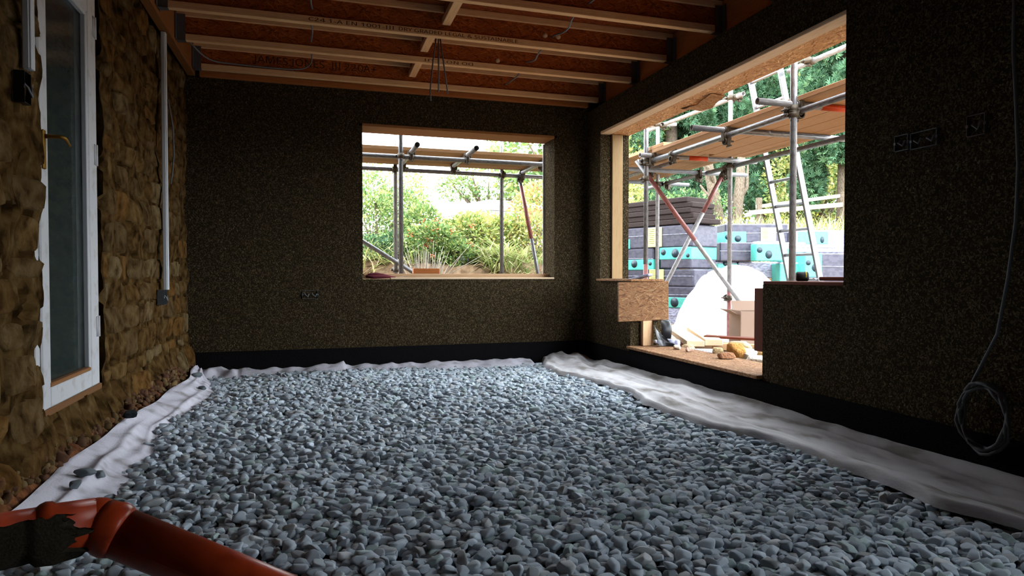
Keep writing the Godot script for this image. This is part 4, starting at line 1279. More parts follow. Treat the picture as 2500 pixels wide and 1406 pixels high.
func pole(label: String, p: Vector3, q: Vector3, cat: String, m: Material, clamps := [], red := []) -> Node3D:
	var n: String = {"standard": "scaffold_standard", "ledger": "scaffold_ledger", "transom": "scaffold_transom", "brace": "scaffold_brace", "guard rail": "scaffold_guard_rail"}[cat]
	var t := thing(n, label, "scaffold pole", p, "scaffold poles")
	tube("tube", Vector3.ZERO, q - p, m, t)
	for c in clamps:
		coupler(t, (q - p) * float(c[0]), q - p, c[1])
	for r in red:
		var x := (q - p).normalized()
		var f := frame_of(x)
		var a: float = r[0]
		var b: float = r[1]
		var L := (q - p).length() * (b - a)
		put("painted_band", lathe_x([Vector2(0, 0.0243), Vector2(0, 0.0248), Vector2(L, 0.0248), Vector2(L, 0.0243)], 18), r[2], t, Transform3D(Basis(x, f[0], x.cross(f[0])), (q - p) * a))
	return t

func build_scaffold() -> void:
	var Z := Vector3.BACK
	var X := Vector3.RIGHT
	var g := 0.0
	# standards
	pole("thick upright pole close to the dark pier, nearest upright in the wide opening", Vector3(3.4, 0.06, -4.02), Vector3(3.4, 4.4, -4.02), "standard", M.steel, [[0.437, Z], [0.446, X]])
	pole("upright pole nearest the pale jamb post, reddish towards its foot", Vector3(3.4, 0.06, -6.25), Vector3(3.4, 4.4, -6.25), "standard", M.steel, [[0.437, Z], [0.446, X], [0.4, Vector3(1.0, -1.25, 0.1)]], [[0.0, 0.19, M.steel_red]])
	pole("outer upright pole amid the wide opening, long guard rail clamped high on it", Vector3(4.45, 0.06, -6.26), Vector3(4.45, 4.6, -6.26), "standard", M.steel_white, [[0.425, Z], [0.59, Z], [0.1, Vector3(1, -1.25, 0)]], [[0.0, 0.115, M.steel_red]])
	pole("pale far corner upright seen just past the jamb side upright", Vector3(4.36, 0.06, -7.7), Vector3(4.36, 4.4, -7.7), "standard", M.steel_white, [[0.44, Z], [0.62, Z]])
	pole("outer upright pole beyond the dark pier, out past the ladder", Vector3(4.45, 0.06, -3.2), Vector3(4.45, 4.4, -3.2), "standard", M.steel, [[0.44, Z]])
	pole("nearer and thicker of the twin uprights in the back window", Vector3(0.865, 0.06, -6.75), Vector3(0.865, 4.4, -6.75), "standard", M.steel, [[0.445, X]])
	pole("further and thinner of the twin uprights in the back window", Vector3(0.93, 0.15, -7.75), Vector3(0.93, 4.4, -7.75), "standard", M.steel_white, [[0.437, X], [0.16, X]])
	pole("single upright towards the right of the back window, before the yellow bush", Vector3(2.232, 0.15, -7.76), Vector3(2.232, 4.4, -7.76), "standard", M.steel, [[0.435, X]])
	# ledgers
	pole("inner ledger running under the deck along the side wall, nearest to the opening", Vector3(3.455, 1.985, -2.2), Vector3(3.455, 1.985, -6.35), "ledger", M.steel, [[0.655, X], [0.87, X]])
	pole("outer ledger under the far edge of the deck beside the wide opening", Vector3(4.5, 1.985, -2.2), Vector3(4.5, 1.985, -8.3), "ledger", M.steel, [[0.69, X], [0.78, X], [0.9, X]])
	pole("inner ledger of the back scaffold, crossing the window before the boards", Vector3(-1.6, 1.995, -6.8), Vector3(5.07, 1.985, -6.8), "ledger", M.steel, [[0.37, Vector3.UP], [0.9, Z]])
	pole("outer ledger of the back scaffold, lower of two crossing the window", Vector3(-1.6, 2.02, -7.75), Vector3(4.86, 1.985, -7.75), "ledger", M.steel, [[0.39, Vector3.UP], [0.594, Vector3.UP]])
	# transoms
	var tl := [["open ended transom beside the thick near upright, orange band near the pier", -4.03, 3.09, 4.85], ["open ended transom halfway along the deck, with a dark mouth towards the room", -4.92, 3.11, 4.8], ["transom by the jamb side upright, with an orange band under the boards", -6.2, 3.3, 4.75]]
	for i in 3:
		var t: Array = tl[i]
		var bands := []
		if i == 0: bands = [[0.32, 0.5, M.orange]]
		if i == 2: bands = [[0.4, 0.56, M.orange]]
		pole(t[0], Vector3(t[2], 2.033, t[1]), Vector3(t[3], 2.033, t[1]), "transom", M.steel_white if i != 1 else M.steel, [[(3.455 - t[2]) / (t[3] - t[2]), Z]], bands)
	var bl := [["dark capped transom end in the back window, nearer the twin uprights", 0.98, 7.62], ["dark capped transom end in the back window, towards the single upright", 1.575, 7.62], ["transom above the sloping brace near the right of the back window", 2.49, 7.85], ["transom of the back scaffold seen past the pale jamb post", 3.9, 7.95]]
	for i in 4:
		var t: Array = bl[i]
		var p := pole(t[0], Vector3(t[1], 2.043, -6.39 if i < 2 else -6.6), Vector3(t[1], 2.043, -float(t[2])), "transom", M.steel_white, [[0.34, X], [0.92, X]])
		if i < 2: put("end_cap", lathe_x([Vector2(-0.012, 0.0), Vector2(-0.012, 0.026), Vector2(0.02, 0.026), Vector2(0.02, 0.0241)], 18), M.rubber, p, Transform3D(Basis(Vector3.FORWARD, Vector3.UP, Vector3.RIGHT), Vector3.ZERO))
	# guard rails
	pole("pale guard rail with an open end above the deck, clamped to the middle upright", Vector3(4.5, 2.745, -6.1), Vector3(4.5, 2.79, -8.3), "guard rail", M.steel_white, [[0.06, Vector3.UP], [0.8, Vector3.UP]])
	pole("guard rail in the top corner of the opening beside the pier", Vector3(4.5, 2.78, -5.4), Vector3(4.5, 2.78, -2.2), "guard rail", M.steel_white, [[0.1, Vector3.UP]])
	pole("short cross rail at the far corner above the deck", Vector3(4.28, 2.78, -7.95), Vector3(4.7, 2.8, -7.8), "guard rail", M.steel_white)
	# braces
	pole("reddish brace falling from the jamb side upright towards the box", Vector3(3.33, 2.0, -6.33), Vector3(4.64, 0.3, -6.13), "brace", M.steel_white, [], [[0.07, 0.5, M.steel_red], [0.93, 1.0, M.steel_red]])
	pole("brace rising from behind the strand board square to the middle of the deck", Vector3(3.5, 0.2, -6.47), Vector3(4.54, 1.97, -6.49), "brace", M.steel_white, [[0.97, Z]], [[0.72, 0.97, M.steel_red]])
	pole("pinkish brace leaning out at the right of the back window", Vector3(2.47, 1.98, -7.78), Vector3(2.86, 0.1, -7.78), "brace", M.steel, [[0.01, X]], [[0.05, 0.4, M.steel_red]])
	pole("brace sloping down past the twin uprights at the foot of the window", Vector3(-0.6, 1.86, -7.7), Vector3(1.75, 0.42, -7.7), "brace", M.steel)
	# boards
	var r := RandomNumberGenerator.new()
	r.seed = 21
	for i in 5:
		var x := 3.55 + i * 0.229
		var nth: String = ["nearest the room", "second from the room", "in the middle", "fourth from the room", "furthest from the room"][i]
		var o := beam("scaffold_board", Vector3(x, 2.077, -2.3), Vector3(x, 2.077, -6.05 - r.randf_range(0.0, 0.15)), 0.038, 0.222, tinted("scaffold_board", Color(0.74, 0.7, 0.7) * r.randf_range(0.85, 1.05)))
		tag(o, "long scaffold board of the side deck, " + nth, "board", "scaffold boards")
		o = beam("scaffold_board", Vector3(x, 2.115, -5.9 - r.randf_range(0.0, 0.1)), Vector3(x, 2.115, -8.3), 0.038, 0.222, tinted("scaffold_board", Color(0.74, 0.7, 0.7) * r.randf_range(0.85, 1.05)))
		tag(o, "lapped scaffold board at the far corner of the side deck, " + nth, "board", "scaffold boards")
		if i < 4:
			var z := -6.96 - i * 0.229
			o = beam("scaffold_board", Vector3(-1.8, 2.087 + (0.004 if i == 1 else 0.0), z), Vector3(3.4, 2.087, z), 0.038, 0.222, tinted("scaffold_board", Color(0.68, 0.64, 0.64) * r.randf_range(0.85, 1.05)))
			tag(o, "long scaffold board of the deck outside the back window, " + ["nearest the wall", "second from the wall", "third from the wall", "furthest from the wall"][i], "board", "scaffold boards")
			for e in [3.28]:
				put("end_band", box_mesh(Vector3(0.05, 0.041, 0.226), 0.002), M.steel_red, o, Transform3D(Basis(), Vector3(2.58, 0, 0)))
	# ladder
	var l := thing("ladder", "aluminium ladder leaning on the outer edge of the scaffold deck", "ladder", Vector3(5.12, 0.06, -5.68))
	var top := Vector3(-0.78, 3.2, 0.0)
	for s in [-1, 1]:
		var off := Vector3(0, 0, s * 0.225)
		beam("stile", off, top + off, 0.026, 0.065, M.alu, l, Vector3.BACK)
	for i in 12:
		var q := top * ((i + 0.55) / 12.3)
		beam("rung", q + Vector3(0, 0, -0.22), q + Vector3(0, 0, 0.22), 0.03, 0.03, M.alu, l, Vector3.UP, 0.008)

# ---------------------------------------------------------------- packs of insulation and the rest of the yard
func pack(label: String, p: Vector3, q: Vector3, depth: float, m: Material, bands := [], discs := [], labels := []) -> Node3D:
	var t := thing("insulation_pack", label, "package", Vector3(p.x, p.y, p.z), "wrapped insulation packs in the yard")
	var x := Vector3(q.x - p.x, 0, q.z - p.z)
	var w := x.length()
	x = x.normalized()
	var h := q.y - p.y
	t.basis = Basis(x, Vector3.UP, x.cross(Vector3.UP))
	var st := new_st(false)
	add_box(st, Vector3(w / 2, h / 2, -depth / 2), Vector3(w, h, depth), 0.018)
	put("slabs", done(st), m, t)
	put("seam", box_mesh(Vector3(w * 0.99, 0.008, 0.01), 0.002), M.film, t, Transform3D(Basis(Vector3.BACK, rng.randf_range(-0.02, 0.02)), Vector3(w / 2, h * rng.randf_range(0.5, 0.62), 0.002)))
	for b in bands:
		put("printed_band", box_mesh(Vector3(w * (b[1] - b[0]) + 0.012, h * (b[3] - b[2]), depth + 0.016), 0.01), M.turquoise, t, Transform3D(Basis(), Vector3(w * (b[0] + b[1]) / 2, h * (b[2] + b[3]) / 2, -depth / 2)))
	for d in discs:
		put("printed_disc", lathe_x([Vector2(0, 0), Vector2(0, d[2]), Vector2(0.003, d[2]), Vector2(0.003, 0)], 20), M.disc, t, Transform3D(Basis(Vector3.UP, -PI / 2) * Basis().scaled(Vector3(1, 1, d[3] if d.size() > 3 else 1.0)), Vector3(w * d[0], h * d[1], 0.008)))
	for k in labels:
		var lw: float = w * (k[1] - k[0])
		var lh: float = h * (k[3] - k[2])
		var s := put("paper_label", box_mesh(Vector3(lw, lh, 0.004), 0.001), M.label, t, Transform3D(Basis(), Vector3(w * (k[0] + k[1]) / 2, h * (k[2] + k[3]) / 2, 0.01)))
		var s2 := new_st(false)
		for i in 8:
			add_box(s2, Vector3(-lw * 0.22, lh * (0.4 - i * 0.1), 0.0022), Vector3(lw * rng.randf_range(0.3, 0.42), lh * 0.03, 0.001))
		put("print", done(s2), M.print, s)
	return t

func build_stacks() -> void:
	# stack by the jamb post: a slanting front from a to b
	var a := Vector3(4.68, 0, -9.25)
	var b := Vector3(5.124, 0, -8.07)
	var at := func(u: float, y: float) -> Vector3: return a.lerp(b, u) + Vector3(0, y, 0)
	pack("wide grey pack at the top of the stack, with a yellow label", at.call(-0.06, 1.17), at.call(1.0, 1.49), 0.6, M.pack, [[0.0, 0.12, 0.0, 0.48]], [[0.07, 0.2, 0.04]], [[0.4, 0.6, 0.05, 0.95]])
	pack("short pack second from the top, by the jamb post, turquoise along its lower half", at.call(-0.06, 0.84), at.call(0.44, 1.17), 0.6, M.pack, [[0.0, 1.0, 0.0, 0.5]], [[0.42, 0.3, 0.06], [0.92, 0.3, 0.03]])
	pack("short pack second from the top, with a turquoise upper half, beside the gap", at.call(0.54, 0.86), at.call(0.98, 1.17), 0.6, M.pack, [[0.0, 1.0, 0.42, 1.0]], [[0.13, 0.78, 0.045], [0.52, 0.72, 0.065], [0.92, 0.6, 0.03]])
	pack("wide grey pack in the middle of the stack, pale yellow label low on it", at.call(0.03, 0.6), at.call(1.02, 0.85), 0.6, M.pack, [], [], [[0.36, 0.58, 0.1, 1.0]])
	pack("pack low in the stack with a turquoise lower half and one dark disc", at.call(0.1, 0.29), at.call(1.02, 0.6), 0.6, M.pack, [[0.0, 1.0, 0.0, 0.5]], [[0.72, 0.26, 0.07]])
	pack("bottom pack of the stack wrapped in wrinkled pale film", at.call(0.0, 0.04), at.call(1.02, 0.29), 0.62, M.film)
	for i in 5:
		var y := 1.5 + i * 0.078
		var e: float = [1.06, 1.0, 0.97, 0.985, 0.92][i]
		var p: Vector3 = at.call(-0.06, y + 0.038)
		var q: Vector3 = at.call(e, y + 0.038)
		var nrm := (q - p).normalized().cross(Vector3.UP) * -0.28
		var o := beam("fibre_slab", p + nrm, q + nrm, 0.074, 0.56 - 0.03 * (i % 2), M.fibre, null, Vector3.UP, 0.01)
		tag(o, "dark brown fibre slab on the insulation stack, " + ["lowest of five", "second from the bottom", "in the middle", "second from the top", "topmost of five"][i], "slab", "dark brown fibre slabs")
	# packs beyond the ladder
	pack("pack on top of the heap beyond the middle upright, with a pale paper label", Vector3(5.988, 1.255, -8.537), Vector3(6.913, 1.545, -8.261), 0.45, M.pack, [[0.0, 0.33, 0.0, 0.6]], [[0.04, 0.3, 0.04], [0.2, 0.22, 0.05]], [[0.56, 0.8, 0.1, 0.8]])
	pack("grey pack under the topmost one, its long side facing the room", Vector3(5.73, 0.968, -8.295), Vector3(6.23, 1.25, -8.14), 0.5, M.pack)
	pack("turquoise pack end with two dark ovals, left of the ladder foot", Vector3(6.06, 0.97, -7.9), Vector3(6.42, 1.25, -7.78), 0.22, M.film, [[0.0, 1.0, 0.0, 0.88]], [[0.12, 0.55, 0.04], [0.46, 0.32, 0.06, 0.8]])
	pack("turquoise pack low down beside the white mound", Vector3(5.76, 0.7, -8.388), Vector3(6.041, 0.965, -8.305), 0.4, M.film, [[0.0, 1.0, 0.0, 0.9]], [[0.4, 0.9, 0.04]])
	pack("film wrapped grey pack showing just over the white mound", Vector3(6.06, 0.72, -8.3), Vector3(6.654, 0.965, -8.119), 0.4, M.film)
	pack("turquoise pack directly behind the ladder foot", Vector3(6.446, 0.6, -7.863), Vector3(6.787, 0.952, -7.764), 0.3, M.film, [[0.0, 0.9, 0.0, 0.95]], [[0.5, 0.2, 0.05]])
	pack("turquoise and grey pack seen between the ladder stiles", Vector3(6.6, 0.956, -8.03), Vector3(6.95, 1.25, -7.93), 0.4, M.film, [[0.0, 0.85, 0.0, 0.7]], [[0.55, 0.62, 0.06]])
	pack("uppermost film wrapped pack by the dark pier, pale turquoise", Vector3(6.9, 1.2, -8.16), Vector3(7.75, 1.44, -7.9), 0.45, M.film, [[0.1, 0.6, 0.1, 0.95]], [[0.35, 0.6, 0.05, 0.6], [0.5, 0.4, 0.05, 0.6]])
	pack("crinkled grey pack by the dark pier, under the uppermost", Vector3(6.74, 1.085, -7.92), Vector3(7.55, 1.215, -7.64), 0.4, M.film)
	pack("turquoise fronted pack by the dark pier, with a grey side", Vector3(6.641, 0.62, -7.593), Vector3(7.3, 1.076, -7.4), 0.45, M.pack, [[0.0, 0.34, 0.25, 1.0]], [[0.06, 0.7, 0.035], [0.22, 0.55, 0.06]])
	for i in 3:
		var o := block("timber_crate", Vector3(5.7 + i * 0.62, 0.0, -8.5 + i * 0.25), Vector3(6.25 + i * 0.62, 0.66 if i else 0.69, -8.0 + i * 0.25), M.timber, null, 0.01)
		tag(o, "timber crate under the heap of packs, " + ["beside the white mound", "behind the ladder foot", "by the dark pier"][i], "crate", "crates under the packs")
	# low concrete wall and the white covered mound
	var o2 := beam("low_wall", Vector3(5.68, 0.5, -9.05), Vector3(6.4, 0.5, -8.85), 0.84, 0.2, M.concrete)
	tag(o2, "low pale concrete retaining wall between the stack and the heap of packs", "wall")
	var rows := []
	var nz := noise(1.6, 61)
	var c := Vector3(5.12, 0, -7.1)
	for i in 30:
		var row := []
		for j in 73:
			var ang := TAU * j / 72.0
			var d := Vector3(cos(ang), 0, sin(ang))
			var reach := 0.8 + 0.75 * pow(maxf(0.0, d.dot(Vector3(-0.8, 0, 0.6))), 2.0)
			var s := i / 29.0
			var rr := s * reach
			var dome := maxf(0.0, 1.0 - pow(rr / 0.74, 2.2))
			var y := 0.08 + 0.83 * pow(dome, 0.8) * (0.94 + 0.1 * nz.get_noise_2d(ang * 0.0 + d.x * 1.5, d.z * 1.5)) + 0.05 * nz.get_noise_2d((c.x + d.x * rr) * 3.0, (c.z + d.z * rr) * 3.0) * smoothstep(0.0, 0.2, s)
			if s >= 0.999: y = 0.0
			row.append(c + d * rr + Vector3(0, maxf(y, 0.02), 0))
		rows.append(row)
	o2 = put("covered_mound", grid_mesh(rows), M.bag)
	tag(o2, "big rounded white sheet-covered mound in the yard outside the doorway", "mound")

# ---------------------------------------------------------------- plants
var leaf: ArrayMesh
var spray: ArrayMesh
var blade: ArrayMesh

func leaf_meshes() -> void:
	var st := new_st(false)
	tri(st, Vector3(0, 0, 0), Vector3(0.28, 0.06, 0.45), Vector3(0, 0, 1))
	tri(st, Vector3(0, 0, 0), Vector3(0, 0, 1), Vector3(-0.28, 0.06, 0.45))
	leaf = done(st)
	st = new_st(false)
	for k in 5:
		var a := lerpf(-1.0, 1.0, k / 4.0)
		var d := Vector3(sin(a), 0.12 * (k % 3 - 1), cos(a)) * (1.0 - 0.25 * absf(a))
		var s := d.cross(Vector3.UP).normalized() * 0.085
		tri(st, Vector3.ZERO, d * 0.55 + s, d)
		tri(st, Vector3.ZERO, d, d * 0.55 - s)
	spray = done(st)
	st = new_st(false)
	tri(st, Vector3(-0.012, 0, 0), Vector3(0.012, 0, 0), Vector3(0.01, 0.55, 0.06))
	tri(st, Vector3(-0.012, 0, 0), Vector3(0.01, 0.55, 0.06), Vector3(-0.01, 0.55, 0.06))
	tri(st, Vector3(-0.01, 0.55, 0.06), Vector3(0.01, 0.55, 0.06), Vector3(0, 1, 0.26))
	blade = done(st)

func foliage(n: String, parent: Node3D, blobs: Array, count: int, mesh: ArrayMesh, m: Material, cols: Array, s0: float, s1: float, sd: int, hollow := 0.35, up := 0.0) -> void:
	var r := RandomNumberGenerator.new()
	r.seed = sd
	var total := 0.0
	for b in blobs: total += pow((b[1] as Vector3).x * (b[1] as Vector3).y, 0.9)
	var xf := []
	var cc := []
	var nz := noise(1.3, sd)
	for b in blobs:
		var k := int(count * pow((b[1] as Vector3).x * (b[1] as Vector3).y, 0.9) / total)
		var made := 0
		var tries := 0
		while made < k and tries < k * 4:
			tries += 1
			var d := Vector3(r.randfn(), r.randfn(), r.randfn()).normalized()
			var rad := pow(r.randf_range(hollow, 1.0), 0.5) * r.randf_range(0.85, 1.08)
			var p: Vector3 = (b[0] as Vector3) + d * rad * (b[1] as Vector3)
			if nz.get_noise_3dv(p * 2.2) < -0.22 and r.randf() < 0.85: continue
			made += 1
			var out := (d + Vector3(r.randfn(), r.randfn() + up, r.randfn()) * 0.55).normalized()
			var side := out.cross(Vector3(r.randfn(), r.randfn(), r.randfn())).normalized()
			xf.append(Transform3D(Basis(side, out.cross(side), out).scaled_local(Vector3.ONE * r.randf_range(s0, s1)), p - parent.position))
			var c: Color = cols[r.randi() % cols.size()]
			c = c * r.randf_range(0.55, 1.1)
			c.a = 1.0
			cc.append(c)
	joined(n, mesh, m, xf, cc, parent)

func stems(parent: Node3D, base: Vector3, tips: Array, rad: float, m: Material, n := "branch") -> void:
	for tip in tips:
		var q: Vector3 = tip
		var mid := base.lerp(q, 0.55) + Vector3(rng.randfn(0, 0.06), 0.08, rng.randfn(0, 0.06))
		rod(n, [base - parent.position, mid - parent.position, q - parent.position], [rad, rad * 0.7, rad * 0.25], m, parent, 6)

func shrub(n: String, label: String, cat: String, base: Vector3, blobs: Array, count: int, cols: Array, s0: float, s1: float, sd: int, group := "", mesh: ArrayMesh = null, m: Material = null, stem_m: Material = null) -> Node3D:
	base.y = ground_y(base.x, base.z) - 0.02
	var t := thing(n, label, cat, base, group)
	var tips := []
	for b in blobs:
		tips.append(b[0])
		tips.append((b[0] as Vector3) + Vector3(0.3, 0.5, 0.2) * (b[1] as Vector3))
		tips.append((b[0] as Vector3) + Vector3(-0.4, 0.3, 0.3) * (b[1] as Vector3))
	stems(t, base, tips, 0.014 if stem_m == null else 0.09, M.bark if stem_m == null else stem_m)
	foliage("foliage", t, blobs, count, mesh if mesh else leaf, m if m else M.leaf, cols, s0, s1, sd)
	return t

func build_plants() -> void:
	leaf_meshes()
	var fresh := [Color(0.3, 0.36, 0.1), Color(0.22, 0.3, 0.08), Color(0.38, 0.4, 0.14), Color(0.16, 0.24, 0.07)]
	var yellow := [Color(0.46, 0.44, 0.12), Color(0.36, 0.4, 0.13), Color(0.5, 0.42, 0.14), Color(0.24, 0.32, 0.1), Color(0.52, 0.5, 0.26)]
	var mid := [Color(0.14, 0.24, 0.08), Color(0.1, 0.2, 0.07), Color(0.2, 0.28, 0.1), Color(0.26, 0.32, 0.14)]
	var dark := [Color(0.055, 0.115, 0.055), Color(0.04, 0.09, 0.045), Color(0.075, 0.14, 0.065), Color(0.05, 0.1, 0.06)]
	# seen through the back window
	shrub("feathery_shrub", "tall feathery light green shrub behind the twin uprights of the window", "shrub", Vector3(0.9, 0, -9.9), [[Vector3(0.85, 1.55, -10.0), Vector3(0.6, 0.55, 0.45)], [Vector3(1.35, 1.6, -10.3), Vector3(0.55, 0.6, 0.45)], [Vector3(0.75, 2.05, -10.5), Vector3(0.5, 0.4, 0.4)]], 9000, fresh + mid, 0.03, 0.075, 1)
	shrub("low_shrub", "low dark green shrub at the left foot of the window view", "shrub", Vector3(0.7, 0, -9.1), [[Vector3(0.75, 1.1, -9.15), Vector3(0.45, 0.22, 0.3)], [Vector3(1.15, 1.15, -9.3), Vector3(0.3, 0.25, 0.3)]], 4500, mid + dark, 0.025, 0.06, 2)
	var bs := shrub("berry_shrub", "green shrub with orange-red berries in the middle of the window view", "shrub", Vector3(1.65, 0, -9.0), [[Vector3(1.6, 1.22, -8.95), Vector3(0.42, 0.28, 0.3)], [Vector3(1.9, 1.05, -8.75), Vector3(0.35, 0.2, 0.2)], [Vector3(1.5, 1.5, -9.4), Vector3(0.3, 0.3, 0.3)]], 6500, mid + fresh, 0.03, 0.07, 3)
	var bx := []
	var r := RandomNumberGenerator.new()
	r.seed = 8
	for k in 11:
		var c := Vector3(r.randf_range(1.2, 2.1), r.randf_range(0.98, 1.6), r.randf_range(-8.75, -8.6)) - bs.position
		for i in 7: bx.append(Transform3D(Basis().scaled(Vector3.ONE * 0.01), c + Vector3(r.randfn(), r.randfn(), r.randfn()) * 0.022))
	var bc := []
	for i in bx.size(): bc.append(Color(0.5, 0.14, 0.06))
	scatter("berries", stone_mesh(800, Vector3(1.6, 1.6, 1.6), 0, 1, 0.95), M.clod, bx, bc, bs)
	shrub("yellow_bush", "yellow-green leafy bush behind the single upright in the window", "shrub", Vector3(2.3, 0, -9.3), [[Vector3(2.2, 1.33, -9.3), Vector3(0.55, 0.36, 0.4)], [Vector3(2.7, 1.33, -9.5), Vector3(0.5, 0.36, 0.4)], [Vector3(2.45, 1.45, -9.7), Vector3(0.45, 0.25, 0.3)]], 7500, yellow + fresh, 0.04, 0.09, 4)
	shrub("reddish_bush", "pale bush with reddish leaf tips at the right end of the window view", "shrub", Vector3(3.2, 0, -9.3), [[Vector3(3.15, 1.35, -9.4), Vector3(0.45, 0.4, 0.35)], [Vector3(3.5, 1.8, -9.9), Vector3(0.5, 0.5, 0.4)]], 5500, yellow + [Color(0.45, 0.2, 0.1), Color(0.3, 0.34, 0.12)], 0.03, 0.08, 5)
	shrub("twiggy_tree", "thin pale twiggy tree against the white sky in the window", "tree", Vector3(1.5, 0, -12.2), [[Vector3(1.3, 2.35, -12.2), Vector3(0.9, 0.6, 0.6)], [Vector3(1.75, 2.2, -12.4), Vector3(0.4, 0.6, 0.5)]], 2600, fresh + yellow, 0.03, 0.08, 6)
	shrub("bushy_tree", "green bushy tree rising behind the white building", "tree", Vector3(6.6, 0, -24.0), [[Vector3(6.4, 4.3, -24.0), Vector3(1.9, 0.8, 1.2)], [Vector3(8.2, 4.3, -24.0), Vector3(1.6, 1.0, 1.2)], [Vector3(5.3, 4.0, -24.2), Vector3(0.9, 0.5, 0.9)]], 6500, mid + fresh, 0.06, 0.15, 7, "", null, null, M.bark)
	var t := thing("white_building", "long white building with a low pale roof beyond the bushes", "building", Vector3(6.2, 0.9, -20.0))
	t.rotation.y = 0.3
	block("wall", Vector3(-1.9, 0, -1.5), Vector3(1.6, 1.7, 1.5), M.bag, t, 0.01)
	var rf := put("roof", wall_mesh([]), M.bag, t) if false else beam("roof", Vector3(-2.05, 1.86, 0), Vector3(1.75, 1.86, 0), 0.3, 3.3, M.bag, t, Vector3.UP, 0.14)
	# rough grass on the bank
	var gx := []
	var gc := []
	for i in 5200:
		var x := r.randf_range(0.3, 4.2)
		var z := -r.randf_range(8.75, 10.6)
		if i < 1500:
			x = r.randf_range(2.2, 3.6); z = -r.randf_range(8.35, 8.75) + (x - 2.2) * 0.28
		var y := ground_y(x, z)
		if y < 0.62: continue
		var lean := Basis(Vector3.UP, r.randf() * TAU) * Basis(Vector3.RIGHT, r.randf_range(0.1, 1.0))
		gx.append(Transform3D(lean.scaled_local(Vector3(0.9, r.randf_range(0.16, 0.42), 1.0)), Vector3(x, y - 0.02, z)))
		gc.append(([Color(0.42, 0.42, 0.16), Color(0.3, 0.36, 0.12), Color(0.52, 0.47, 0.26), Color(0.22, 0.3, 0.09)][r.randi() % 4] as Color) * r.randf_range(0.8, 1.2))
	var gr := joined("grass", blade, M.leaf, gx, gc)
	tag(gr, "rough grass hanging over the top of the cut earth bank", "grass", "", "stuff")
	# dead spiky clump
	var dc := thing("dead_clump", "clump of bleached dead stalks at the foot of the bank by the timber offcut", "dead plant", Vector3(1.34, 0.4, -8.1))
	for i in 46:
		var a := r.randf() * TAU
		var ln := r.randf_range(0.45, 0.85)
		var sp := r.randf_range(0.1, 0.62)
		var d := Vector3(cos(a) * sp, 1.0, sin(a) * sp * 0.6).normalized() * ln
		rod("stalk", [Vector3(cos(a) * 0.06, -0.3, sin(a) * 0.05), d * 0.5 + Vector3(cos(a) * 0.05, 0, 0), d * Vector3(1.15, 0.95, 1.15)], [0.007, 0.006, 0.002], M.dry, dc, 5)
	for p in [[Vector3(0.1, 0.2, 0), Vector3(0.62, 0.78, -0.1)], [Vector3(0.05, 0.2, 0), Vector3(0.75, 0.62, -0.1)], [Vector3(-0.1, 0.2, 0), Vector3(-0.3, 1.0, -0.1)]]:
		rod("stalk", [p[0], (p[0] as Vector3).lerp(p[1], 0.5) + Vector3(0, 0.02, 0), p[1]], [0.006, 0.005, 0.002], M.dry, dc, 5)
	t = thing("bucket", "small pale bucket on the bank beside the single upright", "bucket", Vector3(1.98, ground_y(1.98, -8.75), -8.75))
	put("pail", lathe_x([Vector2(0, 0), Vector2(0, 0.05), Vector2(0.13, 0.065), Vector2(0.13, 0.06), Vector2(0.02, 0.045), Vector2(0.02, 0)], 20), M.film, t, Transform3D(Basis(Vector3.UP, Vector3.RIGHT, Vector3.FORWARD), Vector3.ZERO))
	put("rim", lathe_x([Vector2(0.125, 0.064), Vector2(0.125, 0.069), Vector2(0.135, 0.069), Vector2(0.135, 0.064)], 20), M.plastic_white, t, Transform3D(Basis(Vector3.UP, Vector3.RIGHT, Vector3.FORWARD), Vector3.ZERO))
	# seen through the wide opening
	var plume := func(c: Vector3, rad: float, y0: float, y1: float, sd: int) -> Array:
		var q := RandomNumberGenerator.new()
		q.seed = sd
		var out := []
		for i in int((y1 - y0) * 9.0 * rad):
			var h := q.randf()
			var a := q.randf() * TAU
			var rr := rad * (1.0 - 0.55 * h) * q.randf_range(0.55, 1.0)
			out.append([Vector3(c.x + cos(a) * rr, lerpf(y0, y1, h), c.z + sin(a) * rr), Vector3(0.3, 0.5, 0.3) * q.randf_range(0.75, 1.3)])
		return out
	var conifer_tones := [Color(0.08, 0.165, 0.085), Color(0.06, 0.125, 0.065), Color(0.115, 0.2, 0.095), Color(0.075, 0.15, 0.085)]
	var con := [[Vector3(8.3, 0, -14.0), 1.15, 2.3, 6.0, "dense dark conifer nearest the jamb side upright, above the brown slabs"], [Vector3(9.7, 0, -14.6), 1.3, 2.5, 6.6, "dense dark conifer behind the middle upright and the forked trunks"], [Vector3(11.6, 0, -14.6), 1.1, 3.2, 7.4, "dark conifer standing behind the ladder top"], [Vector3(11.2, 0, -11.6), 0.95, 2.5, 6.6, "dark conifer beside the dark pier, overhanging the fence"]]
	for i in con.size():
		var k: Array = con[i]
		var base: Vector3 = k[0]
		base.y = ground_y(base.x, base.z) - 0.1
		var tr := thing("conifer", k[4], "tree", base, "conifers beyond the yard")
		rod("trunk", [Vector3.ZERO, Vector3(0, (k[3] as float) * 0.5, 0), Vector3(0, (k[3] as float) - 0.5, 0)], [0.2, 0.14, 0.04], M.bark, tr, 10)
		foliage("foliage", tr, plume.call(base, k[1], k[2], k[3], 60 + i), 21000, spray, M.needle, conifer_tones, 0.08, 0.17, 70 + i, 0.3, 0.9)
	# forked bare trunks
	var tk := thing("forked_tree", "pair of bare grey forked trunks behind the middle upright", "tree", Vector3(8.35, ground_y(8.35, -12.1) - 0.1, -12.1))
	var by := tk.position.y
